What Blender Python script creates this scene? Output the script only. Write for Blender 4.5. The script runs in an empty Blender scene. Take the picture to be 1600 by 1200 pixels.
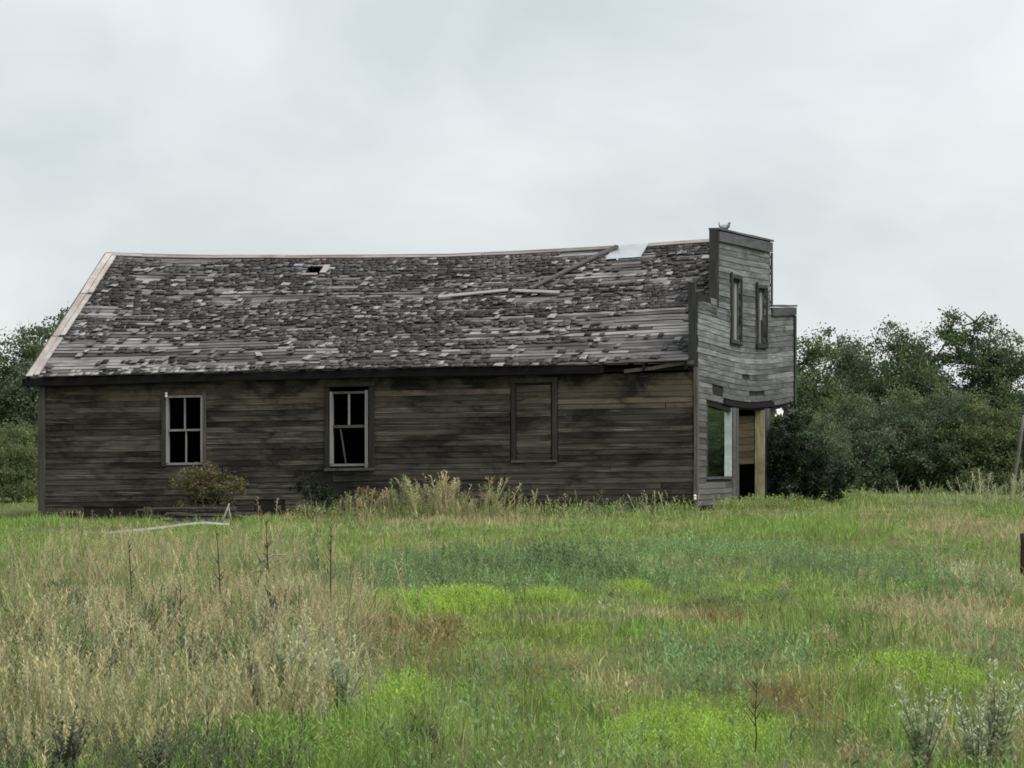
import bpy, math, random
import numpy as np

# ------------------------------------------------------------------ camera, sky, sun, exposure
scene = bpy.context.scene
COL = scene.collection
EYE = 1.6
cam_data = bpy.data.cameras.new('camera')
cam = bpy.data.objects.new('camera', cam_data)
COL.objects.link(cam)
cam.location = (0.0, 0.0, EYE)
cam.rotation_euler = (math.radians(90), 0, 0)
cam_data.sensor_width = 36.0
cam_data.lens = 139.5
cam_data.shift_y = 0.05
cam_data.clip_start = 0.5
cam_data.clip_end = 6000.0
scene.camera = cam

SUN_EL, SUN_AZ = math.radians(52), math.radians(125)   # azimuth clockwise from +Y
world = bpy.data.worlds.new('World')
scene.world = world
world.use_nodes = True
wn, wl = world.node_tree.nodes, world.node_tree.links
wn.clear()
w_out = wn.new('ShaderNodeOutputWorld')
w_bg = wn.new('ShaderNodeBackground')
w_bg.inputs['Strength'].default_value = 0.1
w_sky = wn.new('ShaderNodeTexSky')
w_sky.sky_type = 'NISHITA'
w_sky.sun_disc = False
w_sky.sun_elevation = SUN_EL
w_sky.sun_rotation = SUN_AZ
w_tc = wn.new('ShaderNodeTexCoord')
w_map = wn.new('ShaderNodeMapping')
w_map.inputs['Location'].default_value = (0.35, 0.0, 0.2)
w_map.inputs['Scale'].default_value = (7.0, 7.0, 13.0)
w_noise = wn.new('ShaderNodeTexNoise')
w_noise.inputs['Scale'].default_value = 1.0
w_noise.inputs['Detail'].default_value = 5.0
w_noise.inputs['Roughness'].default_value = 0.52
w_noise.inputs['Distortion'].default_value = 0.35
w_ramp = wn.new('ShaderNodeValToRGB')
w_ramp.color_ramp.interpolation = 'B_SPLINE'
w_ramp.color_ramp.elements[0].position = 0.36
w_ramp.color_ramp.elements[0].color = (0.585, 0.645, 0.680, 1)
w_ramp.color_ramp.elements[1].position = 0.64
w_ramp.color_ramp.elements[1].color = (0.955, 0.985, 1.0, 1)
w_mix = wn.new('ShaderNodeMix')
w_mix.data_type = 'RGBA'
w_mix.inputs[0].default_value = 0.93
wl.new(w_tc.outputs['Generated'], w_map.inputs['Vector'])
wl.new(w_map.outputs['Vector'], w_noise.inputs['Vector'])
wl.new(w_noise.outputs['Fac'], w_ramp.inputs['Fac'])
wl.new(w_sky.outputs['Color'], w_mix.inputs[6])
w_gain = wn.new('ShaderNodeVectorMath')
w_gain.operation = 'SCALE'
w_gain.inputs['Scale'].default_value = 3.72
wl.new(w_ramp.outputs['Color'], w_gain.inputs[0])
wl.new(w_gain.outputs[0], w_mix.inputs[7])
wl.new(w_mix.outputs[2], w_bg.inputs['Color'])
wl.new(w_bg.outputs['Background'], w_out.inputs['Surface'])

sun_data = bpy.data.lights.new('sun', 'SUN')
sun_data.energy = 1.5
sun_data.angle = math.radians(35)
sun_data.color = (1.0, 0.97, 0.92)
sun = bpy.data.objects.new('sun', sun_data)
COL.objects.link(sun)
sun.rotation_euler = (math.radians(90) - SUN_EL, 0, math.pi - SUN_AZ)
sun.location = (30, 40, 40)

vs = scene.view_settings
vs.view_transform = 'Standard'
vs.look = 'None'
vs.gamma = 1.0
vs.use_curve_mapping = False
vs.exposure = 1.32
scene.cycles.filter_width = 1.7

rng = np.random.default_rng(7)
rnd = random.Random(11)

# ------------------------------------------------------------------ helpers
def tag(o, label=None, category=None, group=None, kind=None):
    if label: o['label'] = label
    if category: o['category'] = category
    if group: o['group'] = group
    if kind: o['kind'] = kind
    return o

def empty(name, loc=(0, 0, 0), rz=0.0, parent=None):
    o = bpy.data.objects.new(name, None)
    o.empty_display_size = 0.2
    o.location = loc
    o.rotation_euler = (0, 0, rz)
    COL.objects.link(o)
    o.parent = parent
    return o

def link_mesh(name, me, mat, parent=None):
    if mat is not None and not me.materials: me.materials.append(mat)
    o = bpy.data.objects.new(name, me)
    COL.objects.link(o)
    o.parent = parent
    return o

def mesh_obj(name, verts, faces, mat, parent=None, smooth=False):
    me = bpy.data.meshes.new(name)
    me.from_pydata([tuple(v) for v in verts], [], faces)
    if smooth:
        for p in me.polygons: p.use_smooth = True
    return link_mesh(name, me, mat, parent)

class Pile:
    """collects many loose faces with a colour per corner point, for foliage and grass"""
    def __init__(self): self.v, self.c, self.l, self.t, self.n = [], [], [], [], 0
    def add(self, V, faces, C):
        n, k = V.shape[:2]
        if n == 0: return
        self.v.append(V.reshape(-1, 3))
        C = np.broadcast_to(C if C.ndim == 3 else C[:, None, :], (n, k, 3))
        self.c.append(C.reshape(-1, 3))
        base = (np.arange(n) * k + self.n)[:, None]
        flat = np.array([i for f in faces for i in f])
        self.l.append((base + flat[None, :]).reshape(-1))
        self.t.append(np.tile(np.array([len(f) for f in faces]), n))
        self.n += n * k
    def mesh(self, name):
        v = np.concatenate(self.v).astype(np.float32); c = np.concatenate(self.c).astype(np.float32)
        l = np.concatenate(self.l).astype(np.int32); t = np.concatenate(self.t).astype(np.int32)
        me = bpy.data.meshes.new(name)
        me.vertices.add(len(v)); me.vertices.foreach_set('co', v.ravel())
        me.loops.add(len(l)); me.loops.foreach_set('vertex_index', l)
        me.polygons.add(len(t))
        me.polygons.foreach_set('loop_start', np.concatenate([[0], np.cumsum(t)[:-1]]).astype(np.int32))
        me.polygons.foreach_set('loop_total', t)
        a = me.color_attributes.new('tint', 'FLOAT_COLOR', 'POINT')
        a.data.foreach_set('color', np.concatenate([np.clip(c, 0, 1), np.ones((len(c), 1), np.float32)], 1).ravel())
        me.update(calc_edges=True)
        return me

def bar_data(sections):
    """a bar from a list of four-point cross sections"""
    v, f = [], []
    for s in sections: v.extend(s)
    n = len(sections)
    for i in range(n - 1):
        a, b = i * 4, i * 4 + 4
        for k in range(4):
            f.append((a + k, a + (k + 1) % 4, b + (k + 1) % 4, b + k))
    f.append((3, 2, 1, 0))
    e = (n - 1) * 4
    f.append((e, e + 1, e + 2, e + 3))
    return v, f

def bar(name, sections, mat, parent):
    v, f = bar_data(sections)
    return mesh_obj(name, v, f, mat, parent)

def bars(name, list_of_sections, mat, parent):
    V, F = [], []
    for s in list_of_sections:
        v, f = bar_data(s)
        o = len(V); V += v; F += [tuple(i + o for i in q) for q in f]
    return mesh_obj(name, V, F, mat, parent)

def tube_data(pts, radii, sides=6):
    v, f = [], []
    pts = [np.array(p, float) for p in pts]
    for i, p in enumerate(pts):
        d = pts[min(i + 1, len(pts) - 1)] - pts[max(i - 1, 0)]
        d /= max(np.linalg.norm(d), 1e-6)
        a = np.cross(d, (0.31, 0.9, 0.17)); a /= max(np.linalg.norm(a), 1e-6)
        b = np.cross(d, a)
        for k in range(sides):
            t = 2 * math.pi * k / sides
            v.append(tuple(p + radii[i] * (a * math.cos(t) + b * math.sin(t))))
    for i in range(len(pts) - 1):
        for k in range(sides):
            f.append((i * sides + k, i * sides + (k + 1) % sides, (i + 1) * sides + (k + 1) % sides, (i + 1) * sides + k))
    f.append(tuple(range(sides - 1, -1, -1)))
    f.append(tuple(range((len(pts) - 1) * sides, len(pts) * sides)))
    return v, f

def tubes(name, chains, mat, parent=None, sides=6):
    V, F = [], []
    for pts, rad in chains:
        v, f = tube_data(pts, rad, sides)
        o = len(V); V += v; F += [tuple(i + o for i in q) for q in f]
    return mesh_obj(name, V, F, mat, parent, smooth=True)

_lat = rng.random((256, 256))
def vnoise(x, y, scale):
    x, y = np.asarray(x, float) / scale + 531.7, np.asarray(y, float) / scale + 217.3
    xi, yi = np.floor(x).astype(int), np.floor(y).astype(int)
    fx, fy = x - xi, y - yi
    fx, fy = fx * fx * (3 - 2 * fx), fy * fy * (3 - 2 * fy)
    g = lambda a, b: _lat[a % 256, b % 256]
    return (g(xi, yi) * (1 - fx) + g(xi + 1, yi) * fx) * (1 - fy) + (g(xi, yi + 1) * (1 - fx) + g(xi + 1, yi + 1) * fx) * fy

def sstep(a, b, x):
    t = np.clip((np.asarray(x, float) - a) / (b - a), 0, 1)
    return t * t * (3 - 2 * t)

# ------------------------------------------------------------------ materials
def new_mat(name):
    m = bpy.data.materials.new(name)
    m.use_nodes = True
    n, l = m.node_tree.nodes, m.node_tree.links
    b = n['Principled BSDF']
    b.inputs['Roughness'].default_value = 0.9
    b.inputs['Specular IOR Level'].default_value = 0.15
    return m, n, l, b

def nd(n, t, **k):
    x = n.new(t)
    for a, v in k.items(): setattr(x, a, v)
    return x

def mix_rgb(n, l, fac, a, b, mode='MIX'):
    m = nd(n, 'ShaderNodeMix', data_type='RGBA', blend_type=mode)
    for s, i in ((fac, 0), (a, 6), (b, 7)):
        if hasattr(s, 'default_value') or hasattr(s, 'links'): l.new(s, m.inputs[i])
        elif i == 0: m.inputs[0].default_value = s
        else: m.inputs[i].default_value = (*s, 1)
    return m.outputs[2]

def ramp(n, l, src, stops):
    r = nd(n, 'ShaderNodeValToRGB')
    e = r.color_ramp.elements
    while len(e) < len(stops): e.new(0.5)
    for el, (p, c) in zip(e, stops):
        el.position = p
        el.color = (*c, 1) if isinstance(c, tuple) else (c, c, c, 1)
    l.new(src, r.inputs['Fac'])
    return r.outputs['Color']

def noise(n, l, vec, scale, detail=4, rough=0.6, dist=0.0):
    t = nd(n, 'ShaderNodeTexNoise')
    t.inputs['Scale'].default_value = scale
    t.inputs['Detail'].default_value = detail
    t.inputs['Roughness'].default_value = rough
    t.inputs['Distortion'].default_value = dist
    l.new(vec, t.inputs['Vector'])
    return t.outputs['Fac']

ROOT = None
def wood(name, dark, mid, light, grain='x', stain=0.5, stain_col=(0.012, 0.011, 0.010), extra=None, vary=0.5, flecks=0.0, fleck_col=(0.3, 0.3, 0.29), obj=None):
    """weathered boards; the grain runs along one axis of the building"""
    m, n, l, b = new_mat(name)
    tc = nd(n, 'ShaderNodeTexCoord')
    if obj is not None: tc.object = obj
    co = tc.outputs['Object']
    S = {'x': (0.7, 26, 26), 'y': (26, 0.7, 26), 'z': (26, 26, 0.7)}[grain]
    oi = nd(n, 'ShaderNodeObjectInfo')
    off = nd(n, 'ShaderNodeVectorMath', operation='SCALE')
    off.inputs[0].default_value = (37.0, 17.0, 29.0)
    l.new(oi.outputs['Random'], off.inputs['Scale'])
    ad = nd(n, 'ShaderNodeVectorMath', operation='ADD')
    l.new(co, ad.inputs[0]); l.new(off.outputs[0], ad.inputs[1])
    mp = nd(n, 'ShaderNodeMapping'); mp.inputs['Scale'].default_value = S
    l.new(ad.outputs[0], mp.inputs['Vector'])
    g1 = noise(n, l, mp.outputs[0], 1.6, 6, 0.7)
    c = ramp(n, l, g1, [(0.25, dark), (0.52, mid), (0.78, light)])
    # blotches run across board joints, so they use the building's own coordinates
    S2 = {'x': (0.42, 1.0, 1.05), 'y': (1.0, 0.32, 1.25), 'z': (1.0, 1.0, 0.4)}[grain]
    mp2 = nd(n, 'ShaderNodeMapping'); mp2.inputs['Scale'].default_value = S2
    of2 = nd(n, 'ShaderNodeVectorMath', operation='SCALE'); of2.inputs['Scale'].default_value = 0.022
    l.new(off.outputs[0], of2.inputs[0])
    ad2 = nd(n, 'ShaderNodeVectorMath', operation='ADD'); l.new(co, ad2.inputs[0]); l.new(of2.outputs[0], ad2.inputs[1])
    l.new(ad2.outputs[0], mp2.inputs['Vector'])
    if extra is not None: c = extra(n, l, co, mp2.outputs[0], c)
    bl = noise(n, l, mp2.outputs[0], 1.7, 8, 0.70, 0.4)
    st = ramp(n, l, bl, [(0.45, 0.0), (0.60, 1.0)])
    ms = nd(n, 'ShaderNodeMath', operation='MULTIPLY'); ms.inputs[1].default_value = stain
    l.new(st, ms.inputs[0])
    c = mix_rgb(n, l, ms.outputs[0], c, stain_col)
    if flecks > 0:
        fl = noise(n, l, mp.outputs[0], 0.9, 3, 0.5)
        fm = ramp(n, l, fl, [(0.66, 0.0), (0.72, 1.0)])
        mf = nd(n, 'ShaderNodeMath', operation='MULTIPLY'); mf.inputs[1].default_value = flecks
        l.new(fm, mf.inputs[0])
        c = mix_rgb(n, l, mf.outputs[0], c, fleck_col)
    hs = nd(n, 'ShaderNodeHueSaturation')
    mr = nd(n, 'ShaderNodeMapRange')
    mr.inputs['To Min'].default_value = 1 - vary; mr.inputs['To Max'].default_value = 1 + vary
    l.new(oi.outputs['Random'], mr.inputs['Value'])
    l.new(mr.outputs[0], hs.inputs['Value']); l.new(c, hs.inputs['Color'])
    l.new(hs.outputs['Color'], b.inputs['Base Color'])
    bp = nd(n, 'ShaderNodeBump'); bp.inputs['Strength'].default_value = 0.5; bp.inputs['Distance'].default_value = 0.01
    l.new(g1, bp.inputs['Height']); l.new(bp.outputs[0], b.inputs['Normal'])
    return m

def leaf_mat(name, trans=0.35, vary=0.25):
    m, n, l, b = new_mat(name)
    at = nd(n, 'ShaderNodeAttribute', attribute_name='tint')
    oi = nd(n, 'ShaderNodeObjectInfo')
    hs = nd(n, 'ShaderNodeHueSaturation')
    mr = nd(n, 'ShaderNodeMapRange'); mr.inputs['To Min'].default_value = 1 - vary; mr.inputs['To Max'].default_value = 1 + vary
    l.new(oi.outputs['Random'], mr.inputs['Value']); l.new(mr.outputs[0], hs.inputs['Value'])
    l.new(at.outputs['Color'], hs.inputs['Color'])
    l.new(hs.outputs['Color'], b.inputs['Base Color'])
    b.inputs['Roughness'].default_value = 0.7
    b.inputs['Specular IOR Level'].default_value = 0.2
    tr = nd(n, 'ShaderNodeBsdfTranslucent')
    l.new(hs.outputs['Color'], tr.inputs['Color'])
    mx = nd(n, 'ShaderNodeMixShader'); mx.inputs[0].default_value = trans
    l.new(b.outputs[0], mx.inputs[1]); l.new(tr.outputs[0], mx.inputs[2])
    l.new(mx.outputs[0], n['Material Output'].inputs['Surface'])
    return m

def noisy(name, c0, c1, scale=8.0, rough=0.9, stretch=(1, 1, 1), obj=None):
    m, n, l, b = new_mat(name)
    tc = nd(n, 'ShaderNodeTexCoord')
    if obj is not None: tc.object = obj
    mp = nd(n, 'ShaderNodeMapping'); mp.inputs['Scale'].default_value = stretch
    l.new(tc.outputs['Object'], mp.inputs['Vector'])
    t = noise(n, l, mp.outputs[0], scale, 6, 0.65)
    l.new(ramp(n, l, t, [(0.32, c0), (0.68, c1)]), b.inputs['Base Color'])
    b.inputs['Roughness'].default_value = rough
    bp = nd(n, 'ShaderNodeBump'); bp.inputs['Strength'].default_value = 0.4; bp.inputs['Distance'].default_value = 0.02
    l.new(t, bp.inputs['Height']); l.new(bp.outputs[0], b.inputs['Normal'])
    return m

# ------------------------------------------------------------------ ground
def ground_z(x, y):
    x, y = np.asarray(x, float), np.asarray(y, float)
    side = sstep(3.9, -11.0, x) if False else np.clip((3.9 - x) / 14.4, 0, 1.2)
    depth = sstep(45, 76, y) * (1 - 0.7 * sstep(92, 108, y))
    z = -0.31 * side * depth
    near = 1 - sstep(150, 400, y)
    z = z + near * 0.10 * (vnoise(x, y * 0.35, 2.2) - 0.5) * sstep(14, 24, y)
    return z

def make_ground():
    xs = np.unique(np.concatenate([np.linspace(-2500, -40, 9), np.linspace(-40, -18, 12), np.linspace(-18, 22, 90), np.linspace(22, 45, 10), np.linspace(45, 2500, 9)]))
    ys = np.unique(np.concatenate([np.linspace(-300, 0, 5), np.linspace(0, 14, 10), np.linspace(14, 120, 130), np.linspace(120, 420, 16), np.linspace(420, 5000, 10)]))
    X, Y = np.meshgrid(xs, ys)
    Z = ground_z(X, Y)
    v = np.stack([X, Y, Z], -1).reshape(-1, 3)
    w, h = len(xs), len(ys)
    f = [(j * w + i, j * w + i + 1, (j + 1) * w + i + 1, (j + 1) * w + i) for j in range(h - 1) for i in range(w - 1)]
    m, n, l, b = new_mat('field_soil')
    tc = nd(n, 'ShaderNodeTexCoord')
    t = noise(n, l, tc.outputs['Object'], 0.6, 8, 0.65)
    t2 = noise(n, l, tc.outputs['Object'], 14.0, 6, 0.7)
    c = ramp(n, l, t, [(0.3, (0.075, 0.105, 0.030)), (0.5, (0.110, 0.135, 0.045)), (0.7, (0.15, 0.15, 0.065))])
    c2 = ramp(n, l, t2, [(0.3, 0.55), (0.7, 1.25)])
    l.new(mix_rgb(n, l, 1.0, c, c2, 'MULTIPLY'), b.inputs['Base Color'])
    bp = nd(n, 'ShaderNodeBump'); bp.inputs['Strength'].default_value = 0.8; bp.inputs['Distance'].default_value = 0.05
    l.new(t2, bp.inputs['Height']); l.new(bp.outputs[0], b.inputs['Normal'])
    o = mesh_obj('ground', v, f, m, None, smooth=True)
    tag(o, 'rough grassy field floor reaching back to the trees', 'ground', kind='structure')
make_ground()

# ------------------------------------------------------------------ the old store
L, W, RIDGE = 14.95, 10.1, 5.05
TH = math.radians(15.8)
ROOT = empty('store_building', (3.902, 84.0, 0.0), -TH)
tag(ROOT, 'long derelict wooden store with stepped false front and sagging shingle roof', 'building')
def to_world(x, y, z=0.0):
    return (3.902 + math.cos(TH) * x + math.sin(TH) * y, 84.0 - math.sin(TH) * x + math.cos(TH) * y, z)

def extra_side(n, l, co, blot, c):
    """remains of ochre paint in the top boards and greener grey below"""
    sx = nd(n, 'ShaderNodeSeparateXYZ'); l.new(co, sx.inputs[0])
    h = nd(n, 'ShaderNodeMapRange'); h.inputs['From Min'].default_value = 1.9; h.inputs['From Max'].default_value = 2.85
    l.new(sx.outputs['Z'], h.inputs['Value'])
    t = noise(n, l, blot, 1.1, 5, 0.6, 0.3)
    tm = ramp(n, l, t, [(0.40, 0.0), (0.56, 1.0)])
    mu = nd(n, 'ShaderNodeMath', operation='MULTIPLY'); l.new(h.outputs[0], mu.inputs[0]); l.new(tm, mu.inputs[1])
    mv = nd(n, 'ShaderNodeMath', operation='MULTIPLY'); l.new(mu.outputs[0], mv.inputs[0]); mv.inputs[1].default_value = 0.62
    c = mix_rgb(n, l, mv.outputs[0], c, (0.135, 0.102, 0.056))
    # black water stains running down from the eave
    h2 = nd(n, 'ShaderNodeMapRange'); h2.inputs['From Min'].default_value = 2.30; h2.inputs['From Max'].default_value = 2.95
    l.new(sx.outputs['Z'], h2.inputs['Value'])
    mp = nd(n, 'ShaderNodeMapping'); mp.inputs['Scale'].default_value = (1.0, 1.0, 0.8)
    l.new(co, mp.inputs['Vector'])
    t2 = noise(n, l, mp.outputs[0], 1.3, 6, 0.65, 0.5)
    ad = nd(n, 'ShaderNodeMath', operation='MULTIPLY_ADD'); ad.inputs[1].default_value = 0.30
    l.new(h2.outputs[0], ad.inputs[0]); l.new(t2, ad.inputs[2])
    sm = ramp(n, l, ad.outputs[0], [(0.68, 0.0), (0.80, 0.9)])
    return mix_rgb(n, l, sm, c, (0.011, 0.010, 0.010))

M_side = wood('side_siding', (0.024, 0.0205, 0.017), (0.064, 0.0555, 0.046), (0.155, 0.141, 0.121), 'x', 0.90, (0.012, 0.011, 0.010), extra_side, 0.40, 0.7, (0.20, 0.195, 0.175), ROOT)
def extra_front(n, l, co, blot, c):
    """the lower boards have lost their paint and gone brown"""
    sx = nd(n, 'ShaderNodeSeparateXYZ'); l.new(co, sx.inputs[0])
    t = noise(n, l, blot, 2.0, 5, 0.6, 0.3)
    ad = nd(n, 'ShaderNodeMath', operation='MULTIPLY_ADD'); ad.inputs[1].default_value = -1.6
    l.new(t, ad.inputs[0]); l.new(sx.outputs['Z'], ad.inputs[2])
    m = nd(n, 'ShaderNodeMapRange'); m.inputs['From Min'].default_value = 2.1; m.inputs['From Max'].default_value = 1.2
    m.inputs['To Max'].default_value = 0.72
    l.new(ad.outputs[0], m.inputs['Value'])
    return mix_rgb(n, l, m.outputs[0], c, (0.060, 0.055, 0.050))
M_front = wood('front_siding', (0.050, 0.052, 0.050), (0.145, 0.152, 0.148), (0.30, 0.312, 0.305), 'y', 0.65, (0.040, 0.039, 0.038), extra_front, 0.40, 0.55, (0.30, 0.302, 0.298), ROOT)
M_core = noisy('old_sheathing', (0.012, 0.011, 0.010), (0.03, 0.027, 0.024), 5.0, obj=ROOT)
M_dark = wood('black_timber', (0.005, 0.005, 0.005), (0.010, 0.010, 0.010), (0.024, 0.023, 0.022), 'x', 0.4, (0.006, 0.006, 0.006), None, 0.3, 0, obj=ROOT)  # deepened so the fascia also carries the eave shadow in its colour
M_darkz = wood('dark_trim', (0.020, 0.020, 0.0195), (0.050, 0.050, 0.049), (0.105, 0.105, 0.102), 'z', 0.4, (0.02, 0.02, 0.02), None, 0.3, 0, obj=ROOT)
M_trimy = wood('grey_trim', (0.045, 0.048, 0.048), (0.085, 0.09, 0.092), (0.14, 0.145, 0.15), 'y', 0.5, (0.035, 0.035, 0.036), None, 0.25, 0, obj=ROOT)
M_corner = wood('corner_board_wood', (0.05, 0.045, 0.038), (0.095, 0.085, 0.072), (0.16, 0.15, 0.135), 'z', 0.5, (0.03, 0.027, 0.024), None, 0.2, 0, obj=ROOT)
M_sash = wood('pale_sash', (0.12, 0.118, 0.108), (0.24, 0.238, 0.222), (0.34, 0.338, 0.32), 'z', 0.5, (0.12, 0.115, 0.1), None, 0.15, 0, obj=ROOT)
M_casing = wood('dark_casing', (0.018, 0.016, 0.014), (0.042, 0.037, 0.032), (0.085, 0.076, 0.066), 'z', 0.4, (0.012, 0.011, 0.01), None, 0.3, 0, obj=ROOT)
M_sheath = wood('roof_boards', (0.060, 0.057, 0.056), (0.175, 0.169, 0.166), (0.38, 0.372, 0.368), 'x', 0.66, (0.045, 0.041, 0.039), None, 0.66, 0.8, (0.42, 0.415, 0.41), ROOT)
M_ridge = wood('ridge_boards', (0.16, 0.125, 0.115), (0.30, 0.27, 0.26), (0.45, 0.43, 0.42), 'x', 0.5, (0.15, 0.075, 0.06), None, 0.2, 0, obj=ROOT)
M_rake = wood('rake_boards', (0.26, 0.235, 0.215), (0.43, 0.41, 0.39), (0.56, 0.55, 0.54), 'y', 0.42, (0.20, 0.12, 0.085), None, 0.2, 0, obj=ROOT)
M_cream = wood('peeling_cream', (0.14, 0.12, 0.065), (0.42, 0.385, 0.23), (0.60, 0.56, 0.40), 'z', 0.6, (0.10, 0.085, 0.055), None, 0.1, 0.6, (0.09, 0.075, 0.05), ROOT)
M_pale = noisy('pale_jamb_paint', (0.33, 0.38, 0.36), (0.52, 0.57, 0.55), 6.0, 0.7, obj=ROOT)
M_tan = wood('tan_boards', (0.024, 0.018, 0.011), (0.052, 0.039, 0.022), (0.10, 0.078, 0.046), 'y', 0.3, (0.03, 0.024, 0.016), None, 0.3, 0, obj=ROOT)
M_white = noisy('white_china', (0.6, 0.6, 0.58), (0.8, 0.8, 0.78), 10.0, 0.4)

def sink(x): return 0.0167 * x

def fsag(y, z):
    """the front has dropped in the middle over the shop windows"""
    bump = math.sin(math.pi * min(max(y / (W * 1.02), 0), 1)) ** 1.3
    return -0.17 * bump * float(1 - sstep(3.9, 5.9, z)) * float(sstep(0.2, 2.0, z))

def slab(name, outline, openings, axis, d0, d1, mat, parent, warp, step=0.8):
    """a wall of given thickness from outline rectangles less its openings (u0,u1,z0,z1)"""
    us, zs = set(), set()
    for r in list(outline) + list(openings):
        us.update((r[0], r[1])); zs.update((r[2], r[3]))
    def fill(a):
        a = sorted(a); o = []
        for i in range(len(a) - 1):
            k = max(1, int(math.ceil((a[i + 1] - a[i]) / step)))
            o += [a[i] + (a[i + 1] - a[i]) * j / k for j in range(k)]
        return o + [a[-1]]
    us, zs = fill(us), fill(zs)
    def solid(i, j):
        if i < 0 or j < 0 or i >= len(us) - 1 or j >= len(zs) - 1: return False
        u, z = (us[i] + us[i + 1]) / 2, (zs[j] + zs[j + 1]) / 2
        return any(r[0] < u < r[1] and r[2] < z < r[3] for r in outline) and not any(r[0] < u < r[1] and r[2] < z < r[3] for r in openings)
    V, F, idx = [], [], {}
    def pt(i, j, d):
        k = (i, j, d)
        if k not in idx:
            u, z = us[i], zs[j]
            x, y = (u, d) if axis == 'x' else (d, u)
            V.append((x, y, z + warp(x, y, z))); idx[k] = len(V) - 1
        return idx[k]
    for i in range(len(us) - 1):
        for j in range(len(zs) - 1):
            if not solid(i, j): continue
            for d in (d0, d1): F.append((pt(i, j, d), pt(i + 1, j, d), pt(i + 1, j + 1, d), pt(i, j + 1, d)))
            for (di, dj, e) in ((-1, 0, ((i, j), (i, j + 1))), (1, 0, ((i + 1, j), (i + 1, j + 1))), (0, -1, ((i, j), (i + 1, j))), (0, 1, ((i, j + 1), (i + 1, j + 1)))):
                if not solid(i + di, j + dj):
                    (a, b), (c, d) = e
                    F.append((pt(a, b, d0), pt(c, d, d0), pt(c, d, d1), pt(a, b, d1)))
    return mesh_obj(name, V, F, mat, parent)

w_side = lambda x, y, z: sink(x)
w_front = lambda x, y, z: fsag(y, z)

def lap_board(name, axis, u0, u1, z0, z1, out, mat, parent, warp, ragged=0.0):
    """one siding board, bottom edge standing proud of the board below"""
    n = max(2, int((u1 - u0) / 0.9) + 1)
    secs = []
    drop = rnd.uniform(-0.004, 0.004)
    tilt = rnd.uniform(-0.004, 0.004)
    lift = rnd.uniform(0.0, 0.007)
    for i in range(n + 1):
        t = i / n
        u = u0 + (u1 - u0) * t
        ub = u + (rnd.uniform(-ragged, ragged) if i in (0, n) else 0)
        jz = rnd.uniform(-0.004, 0.004) + drop + tilt * (t - 0.5)
        s = []
        for (dd, z, uu) in ((0.0, z0, ub), (0.019 + lift, z0 + jz, ub), (0.011, z1 + 0.012 + jz * 0.5, u), (0.0, z1 + 0.012, u)):
            x, y = (uu, out * dd) if axis == 'x' else (out * dd, uu)
            s.append((x, y, z + warp(x, y, z)))
        secs.append(s)
    return bar(name, secs, mat, parent)

def side_up(parent, axis, spans, z_lo, z_hi, pitch, openings, gone, out, mat, warp, len_rng, ragged=0.015):
    """clad a wall row by row; spans(z) gives the range, `gone` the places where boards are missing"""
    z = z_lo
    while z < z_hi - 0.02:
        zc = z + pitch / 2
        iv = [spans(zc)]
        if iv[0] is None:
            z += pitch; continue
        for (a, b, c, d) in list(openings) + [g[:4] for g in gone if rnd.random() < g[4]]:
            if not (c - 0.3 * pitch < zc < d + 0.3 * pitch): continue
            nx = []
            for (p, q) in iv:
                if b <= p or a >= q: nx.append((p, q)); continue
                if a > p: nx.append((p, a))
                if b < q: nx.append((b, q))
            iv = nx
        for (p, q) in iv:
            u = p
            while u < q - 0.03:
                e = u + rnd.uniform(*len_rng)
                if q - e < 0.6: e = q
                lap_board('siding_board', axis, u + 0.004, e - 0.004, z, min(z + pitch, z_hi), out, mat, parent, warp, ragged)
                u = e
        z += pitch

# ---- long side wall, y = 0, facing the road
WIN1 = (-11.95, -11.09, 1.14, 2.67)
WIN2 = (-8.17, -7.27, 1.06, 2.78)
WIN3 = (-4.08, -3.03, 1.08, 2.79)
side_wall = slab('side_wall', [(-L, 0.0, 0.0, 3.0)], [WIN1, WIN2, (-1.25, -0.12, 0.0, 0.16), (-2.05, -0.16, 2.93, 3.0), (-11.4, -10.75, 0.28, 0.38)], 'x', 0.0, 0.10, M_core, ROOT, w_side)
tag(side_wall, 'dark brown stained lap siding wall facing the field')
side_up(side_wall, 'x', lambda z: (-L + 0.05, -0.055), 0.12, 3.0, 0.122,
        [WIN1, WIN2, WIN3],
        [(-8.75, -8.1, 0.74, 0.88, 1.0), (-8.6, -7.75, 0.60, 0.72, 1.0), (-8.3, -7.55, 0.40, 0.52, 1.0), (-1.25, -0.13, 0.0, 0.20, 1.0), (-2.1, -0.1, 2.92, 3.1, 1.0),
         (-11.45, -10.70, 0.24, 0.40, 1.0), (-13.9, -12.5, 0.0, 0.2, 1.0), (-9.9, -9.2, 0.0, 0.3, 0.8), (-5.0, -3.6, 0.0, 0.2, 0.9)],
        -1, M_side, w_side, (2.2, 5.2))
for x0, x1 in ((-0.20, 0.0), (-L - 0.02, -L + 0.14)):
    y0 = -0.045
    top = 4.86 if x1 == 0.0 else 3.02
    if x1 != 0.0:
        bar('corner_board', [[(x0, y0, z + sink(x0)), (x1, y0, z + sink(x0)), (x1, 0.06, z + sink(x0)), (x0, 0.06, z + sink(x0))] for z in (-0.1, 1.0, 2.0, top)], M_corner, ROOT)
bar('corner_board', [[(-0.052 + j, -0.046, z), (0.034 + j, -0.046, z), (0.034 + j, 0.085, z), (-0.052 + j, 0.085, z)] for z, j in ((0.02, 0), (1.5, 0.01), (3.05, 0))], M_corner, ROOT)
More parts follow.
